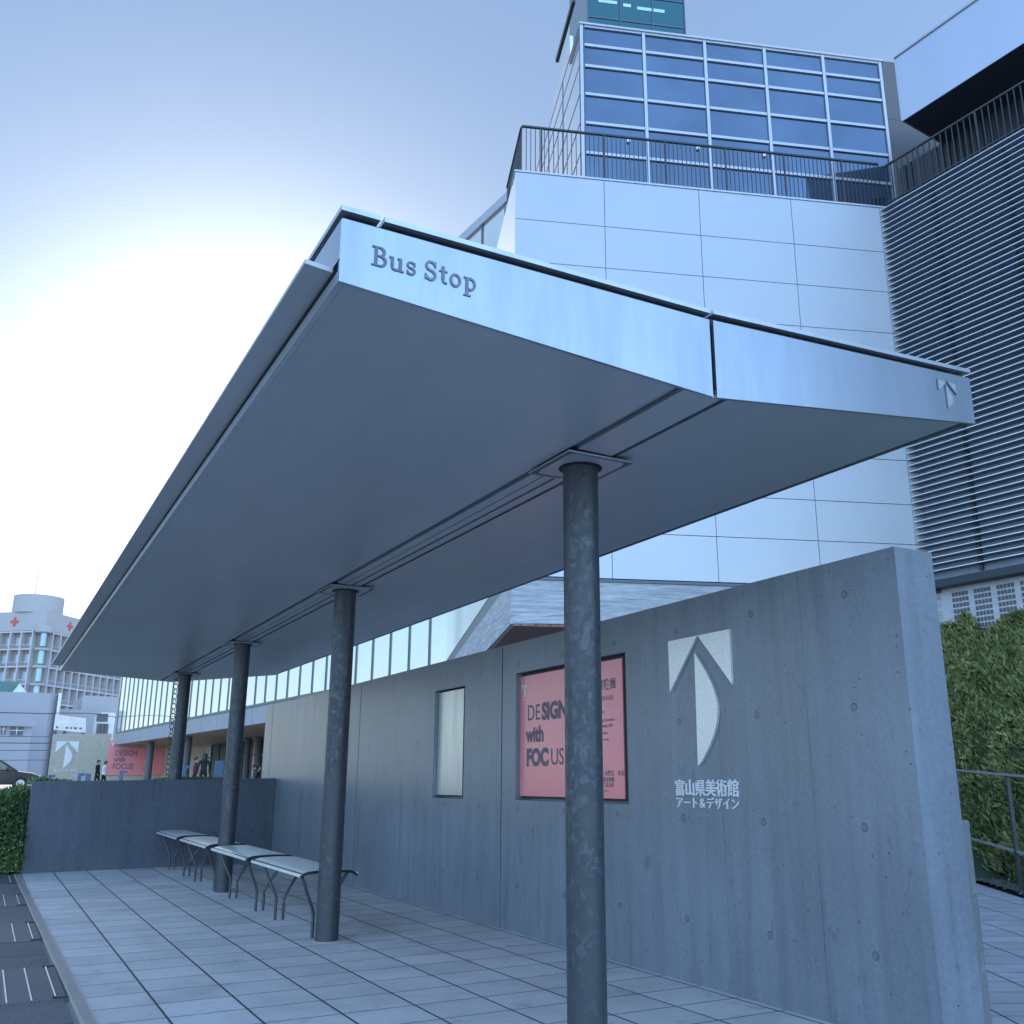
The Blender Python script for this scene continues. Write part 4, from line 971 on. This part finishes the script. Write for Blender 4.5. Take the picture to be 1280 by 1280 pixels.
# ------------------------------------------------------------------ far buildings on the left
hp = thing('hospital', (8.84, 260, GZ), 'tall grey hospital with balcony grid, red crosses and round drum on its roof', 'building')
HL = Fr(8.84, 260, -51, flip=True); HR = Fr(8.84, 260, 39)
HR.m = Vector((HR.e.y, -HR.e.x, 0)); 
if HR.m.y > 0: HR.m = -HR.m
if HL.m.y > 0: HL.m = -HL.m
zf = [36.3 - 4.22 * k for k in range(9)]
MB().prism([tuple(HL(30, 0, 36.4)), tuple(HL(0, 0, 36.4)), tuple(HR(34, 0, 36.4)), tuple(HR(34, 0, 36.4) + Vector((-20, 30, 0))), tuple(HL(30, 0, 36.4) + Vector((10, 30, 0)))], (0, 0, 4.7)).build('upper_block', 'hosp', hp)
core = MB(); core.prism([tuple(HL(30, -1.6, 0)), tuple(HL(1.6, -1.6, 0)), tuple(HR(34, -1.6, 0)), tuple(HR(34, -1.6, 0) + Vector((-20, 26, 0))), tuple(HL(30, -1.6, 0) + Vector((10, 26, 0)))], (0, 0, 36.35)); core.build('wall', 'hospb', hp)
gr_ = MB()
for fr, n0, n1 in ((HL, 3.2, 30), (HR, 3.2, 34)):
    gr_.fr = fr
    for z in zf: gr_.box(n0, n1, -1.6, .05, z - .35, z); 
    for z in zf[1:]: gr_.box(n0, n1, -.02, .0, z + .9, z + 1.0)
    u = n0
    while u <= n1: gr_.box(u - .18, u + .18, -1.6, .10, 0, 36.4); u += 3.0
gr_.build('balcony_grid', 'hospw', hp)
gb = MB()
for fr, n0, n1 in ((HL, 3.2, 30), (HR, 3.2, 34)):
    gb.fr = fr
    for z in zf[1:]:
        u = n0 + .3
        while u < n1: gb.box(u, u + .07, -.06, -.03, z, z + .9); u += .3
gb.build('balcony_rail', 'hosp', hp)
cnt = 0
for fr, n0, nb_ in ((HL, 3.2, 4), (HR, 3.2, 10)):
    for z in zf[1:]:
        if z < 8: continue
        for k in range(nb_):
            if cnt >= 98 or (fr is HR and z > 25 and k > 1): continue
            q = MB(fr); q.box(n0 + 3 * k + .45, n0 + 3 * k + 1.9 + (.5 if (k + int(z)) % 2 else 0), -1.62, -1.5, z + .75, z + 2.9); q.build('window', 'hwin', hp); cnt += 1
q = MB()
qc = HL(1.2, -.9, 0)
for z1, z0 in zip(zf, zf[1:]):
    w = MB(); w.cyl(qc.x + .3, qc.y - .2, z0 + .5, z1 - .5, .72, n=20); w.build('corner_glass', 'hteal', hp, smooth=True); q = MB(); q.cyl(qc.x + .3, qc.y - .2, z1 - .5, z1 + .02, 1.55, n=20); q.build('corner_slab', 'hosp', hp)
q = MB(); q.cyl(qc.x + .3, qc.y - .2, 35.9, 37.6, 2.0, n=24); q.build('corner_slab', 'hosp', hp)
d0 = at(47.6, 762, 268); q = MB(); q.cyl(d0.x, 268, 41.0, 45.4, 5.75, n=48); q.build('roof_drum', 'hosp', hp, smooth=True)
pa = at(44.5, 740, 268); q = MB(); q.tube([(pa.x, 268, 45.3), (pa.x, 268, 52)], .10, 6); q.build('antenna', 'charcoal', hp)
for fr, u in ((HL, 8.6), (HR, 9.0)):
    for_ = MB(fr); for_.box(u - .36, u + .36, .0, .08, 37.5, 39.7); for_.box(u - 1.08, u - .361, .0, .08, 38.25, 38.95); for_.box(u + .361, u + 1.08, .0, .08, 38.25, 38.95); for_.build('red_cross', 'redc', hp)

def px_box(name, mat, label, x0, x1, ytop, Y, depth, cat='building', zbot=GZ - .1, th=None):
    t = thing(name, tuple(Vector((at((x0 + x1) / 2, 965, Y).x, Y, GZ))), label, cat)
    a, b_ = at(x0, ytop, Y), at(x1, ytop, Y); w = MB(); w.box(at(x0, 960, Y).x, at(x1, 960, Y).x, Y, Y + depth, zbot, (a.z + b_.z) / 2); w.build('wall', mat, t)
    return t, at(x0, 960, Y).x, at(x1, 960, Y).x, (a.z + b_.z) / 2
# big lilac block with curved end
t = thing('lilac_building', (-4, 170, GZ), 'plain lilac grey building with rounded corner left of the sign wall', 'building')
A = at(62, 960, 170); ztop = at(40, 865.5, 170).z
q = MB(); 
q.prism([(x, y, 0) for x, y in [(A.x, 172), (A.x - 1.2, 170.4), (A.x - 3, 170), (A.x - 7, 170.8), (A.x - 14, 172.5), (A.x - 14, 200), (A.x, 200)]], (0, 0, ztop)); q.build('wall', 'lilac', t)
q = MB(); q.box(A.x - .05, A.x + .35, 170.6, 172, 0, ztop + .1); q.build('corner_trim', 'pipew', t)
t, xa, xb, zt2 = px_box('annex_building', 'lilac', 'low lilac annex with dark windows behind the car', -25, 33, 884, 140, 20)
q = MB(); q.box(xa, xb + .3, 139.5, 140, at(20, 908, 140).z, zt2 + .05); q.build('parapet_band', 'lilac', t)
for x0, x1, y0, y1 in ((14, 28, 907, 919), (3, 6, 905, 918), (-14, -4, 907, 919)):
    a, b_ = at(x0, y0, 139.9), at(x1, y1, 139.9); w = MB().box(a.x, b_.x, 139.86, 140.02, b_.z, a.z).build('window', 'stone', t)
    q = MB(); q.box((a.x + b_.x) / 2 - .04, (a.x + b_.x) / 2 + .04, 139.82, 139.86, b_.z, a.z); q.box(a.x, b_.x, 139.80, 139.82, (a.z + b_.z) / 2 - .04, (a.z + b_.z) / 2 + .04); q.build('frame', 'pipew', w)
t = thing('green_roof_house', tuple(Vector((at(8, 900, 210).x, 210, GZ))), 'white gabled house with green roof rising behind the lilac building', 'house')
a, b_, c_ = at(-60, 853, 210), at(24.5, 853, 210), at(31, 866, 210); e_ = at(12, 869, 210); 
q = MB(); q.prism([(c_.x + .3, 209, 0), (e_.x, 209, 0), (e_.x, 209, e_.z), (b_.x, 209, b_.z - .3), (c_.x + .3, 209, c_.z)], (0, 12, 0)); q.box(a.x, e_.x, 209.5, 221, 0, e_.z - .3); q.build('wall', 'pipew', t)
q = MB(); q.hexa([(a.x, 208, e_.z - .5), (e_.x, 208, e_.z - .5), (b_.x, 215, b_.z), (a.x, 215, b_.z), (a.x, 208, e_.z + .1), (e_.x, 208, e_.z + .1), (b_.x, 215, b_.z + .5), (a.x, 215, b_.z + .5)]); q.build('roof', 'green', t)
t, xa, xb, zt2 = px_box('grey_block', 'hosp', 'flat grey block between the hospital and the glass wing', 92, 150, 870, 190, 20)
a = at(68, 886, 188); b_ = at(136, 892, 188); MB().box(a.x, b_.x, 188, 189.9, 0, a.z).build('lower_wall', 'hosp', t)
t, xa, xb, zt2 = px_box('lattice_building', 'pipew', 'small building front with tall dark windows in white frames beside the glass wing', 119, 136.5, 890.5, 150, 10)
for i in range(3):
    for y0, y1 in ((892, 902), (904.5, 918)):
        a, b_ = at(121.3 + i * 4.7, y0, 149.9), at(125 + i * 4.7, y1, 149.9); MB().box(a.x, b_.x, 149.86, 150.02, b_.z, a.z).build('window', 'stone', t)
t = thing('white_board', tuple(Vector((at(85, 960, 125).x, 125, GZ))), 'long white board raised on short posts above the beige sign wall', 'board')
a, b_, c_, d_ = at(67, 892.5, 125), at(107.5, 898, 125), at(107, 916, 125), at(66.5, 912, 125)
MB().prism([tuple(v) for v in (a, b_, c_, d_)], (0, .6, 0)).build('panel', 'pipew', t)
for px in (69, 81, 104): p = at(px, 914, 125.2); MB().box(p.x - .18, p.x + .18, 125.1, 125.4, GZ - .1, p.z + .1).build('post', 'stone', t)
q = MB()
for px, w in ((70, .2), (82, .25), (87.5, .2), (92, .35), (99, .25)): p = at(px, 910 + (px - 66) * .05, 124.98); q.box(p.x, p.x + w, 124.96, 124.99, p.z, p.z + .2)
q.build('mark', 'stone', t)
# utility pole and wires
up = thing('utility_pole', tuple(Vector((at(58, 965, 95).x, 95, GZ))), 'slim dark utility pole carrying wires at the left end of the sign wall', 'utility pole')
p = at(58, 965, 95); tz = at(66, 889, 95).z; q = MB(); q.cyl(p.x, 95, GZ - .1, tz, .14, .10, 12); q.build('pole', 'stone', up)
wi = MB()
for y0 in (892, 921, 929, 938, 950):
    z = at(60, y0, 95).z; wi.tube([(p.x, 95, z), (-8, 93, z - .2), (-30, 90, z + .3)], .035 if y0 in (892, 929) else .022, 5)
z = at(62, 891, 95).z; wi.tube([(p.x, 95, z), (8, 99, z + .3), (12.0, 105, z + .2)], .03, 5)
wi.build('wires', 'wire', up)

# ------------------------------------------------------------------ sky, sun, camera
SUN_AZ, SUN_EL = 12.0, 15.0
SKY_TINT, BACK_FILL, GLOW_S, GLOW_C = (.97, 1.19, 1.52), 2.75, 6.0, (24., 23.8, 23.)
w = bpy.data.worlds.new('World'); sc.world = w; w.use_nodes = True; nt = w.node_tree; nt.nodes.clear()
out = N(nt, 'ShaderNodeOutputWorld'); bg = N(nt, 'ShaderNodeBackground'); sky = N(nt, 'ShaderNodeTexSky', sky_type='NISHITA')
sky.sun_disc = False; sky.sun_elevation = R(SUN_EL); sky.sun_rotation = R(SUN_AZ); sky.air_density = 1.0; sky.dust_density = .35; sky.ozone_density = 1.6
SD = (math.sin(R(SUN_AZ)) * math.cos(R(SUN_EL)), math.cos(R(SUN_AZ)) * math.cos(R(SUN_EL)), math.sin(R(SUN_EL)))
tc = N(nt, 'ShaderNodeTexCoord'); dt = N(nt, 'ShaderNodeVectorMath', operation='DOT_PRODUCT'); L(nt, tc.outputs['Generated'], dt.inputs[0]); dt.inputs[1].default_value = SD
ang = math_(nt, 'ARCCOSINE', math_(nt, 'MINIMUM', dt.outputs['Value'], .99999))
gm_ = N(nt, 'ShaderNodeGamma'); L(nt, sky.outputs[0], gm_.inputs[0]); gm_.inputs[1].default_value = .55
base = mixc(nt, 1.0, gm_.outputs[0], SKY_TINT, 'MULTIPLY')
back = ramp(nt, math_(nt, 'ADD', math_(nt, 'MULTIPLY', dt.outputs['Value'], .5), .5), [(.45, g3(BACK_FILL)), (.74, g3(1.35)), (.86, g3(1.0)), (.97, g3(.75))])  # sky away from the sun boosted, added fill for the shaded surfaces
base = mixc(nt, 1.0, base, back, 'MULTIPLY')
glow = math_(nt, 'POWER', 2.71828, math_(nt, 'MULTIPLY', math_(nt, 'POWER', math_(nt, 'DIVIDE', ang, R(GLOW_S)), 1.05), -1))
glc = mixc(nt, 1.0, GLOW_C, GLOW_C, 'MIX')
sc1 = N(nt, 'ShaderNodeVectorMath', operation='SCALE'); L(nt, glc, sc1.inputs[0]); L(nt, glow, sc1.inputs['Scale'])
tot = N(nt, 'ShaderNodeVectorMath', operation='ADD'); L(nt, base, tot.inputs[0]); L(nt, sc1.outputs[0], tot.inputs[1])
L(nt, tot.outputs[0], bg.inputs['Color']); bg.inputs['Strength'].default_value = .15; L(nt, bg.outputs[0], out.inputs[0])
sun = bpy.data.lights.new('sun', 'SUN'); sun.energy = 4.0; sun.angle = R(.5); sun.color = (1, .93, .82)
so = bpy.data.objects.new('sun', sun); COL.objects.link(so)
sd_ = Vector((math.sin(R(SUN_AZ)) * math.cos(R(SUN_EL)), math.cos(R(SUN_AZ)) * math.cos(R(SUN_EL)), math.sin(R(SUN_EL))))
so.rotation_euler = sd_.to_track_quat('Z', 'Y').to_euler(); so.location = (0, 0, 30)
cam = bpy.data.cameras.new('camera'); co = bpy.data.objects.new('camera', cam); COL.objects.link(co)
cam.sensor_width = 36; cam.lens = 36 * CAM[3] / 1280; cam.shift_x = (640 - CAM[4]) / 1280; cam.clip_end = 6000; cam.clip_start = .05
co.matrix_world = Matrix(((RT.x, UP.x, -FW.x, 0), (RT.y, UP.y, -FW.y, 0), (RT.z, UP.z, -FW.z, H), (0, 0, 0, 1)))
sc.camera = co
vs = sc.view_settings; vs.view_transform = 'Standard'; vs.look = 'None'; vs.gamma = 1; vs.use_curve_mapping = False; vs.exposure = .98
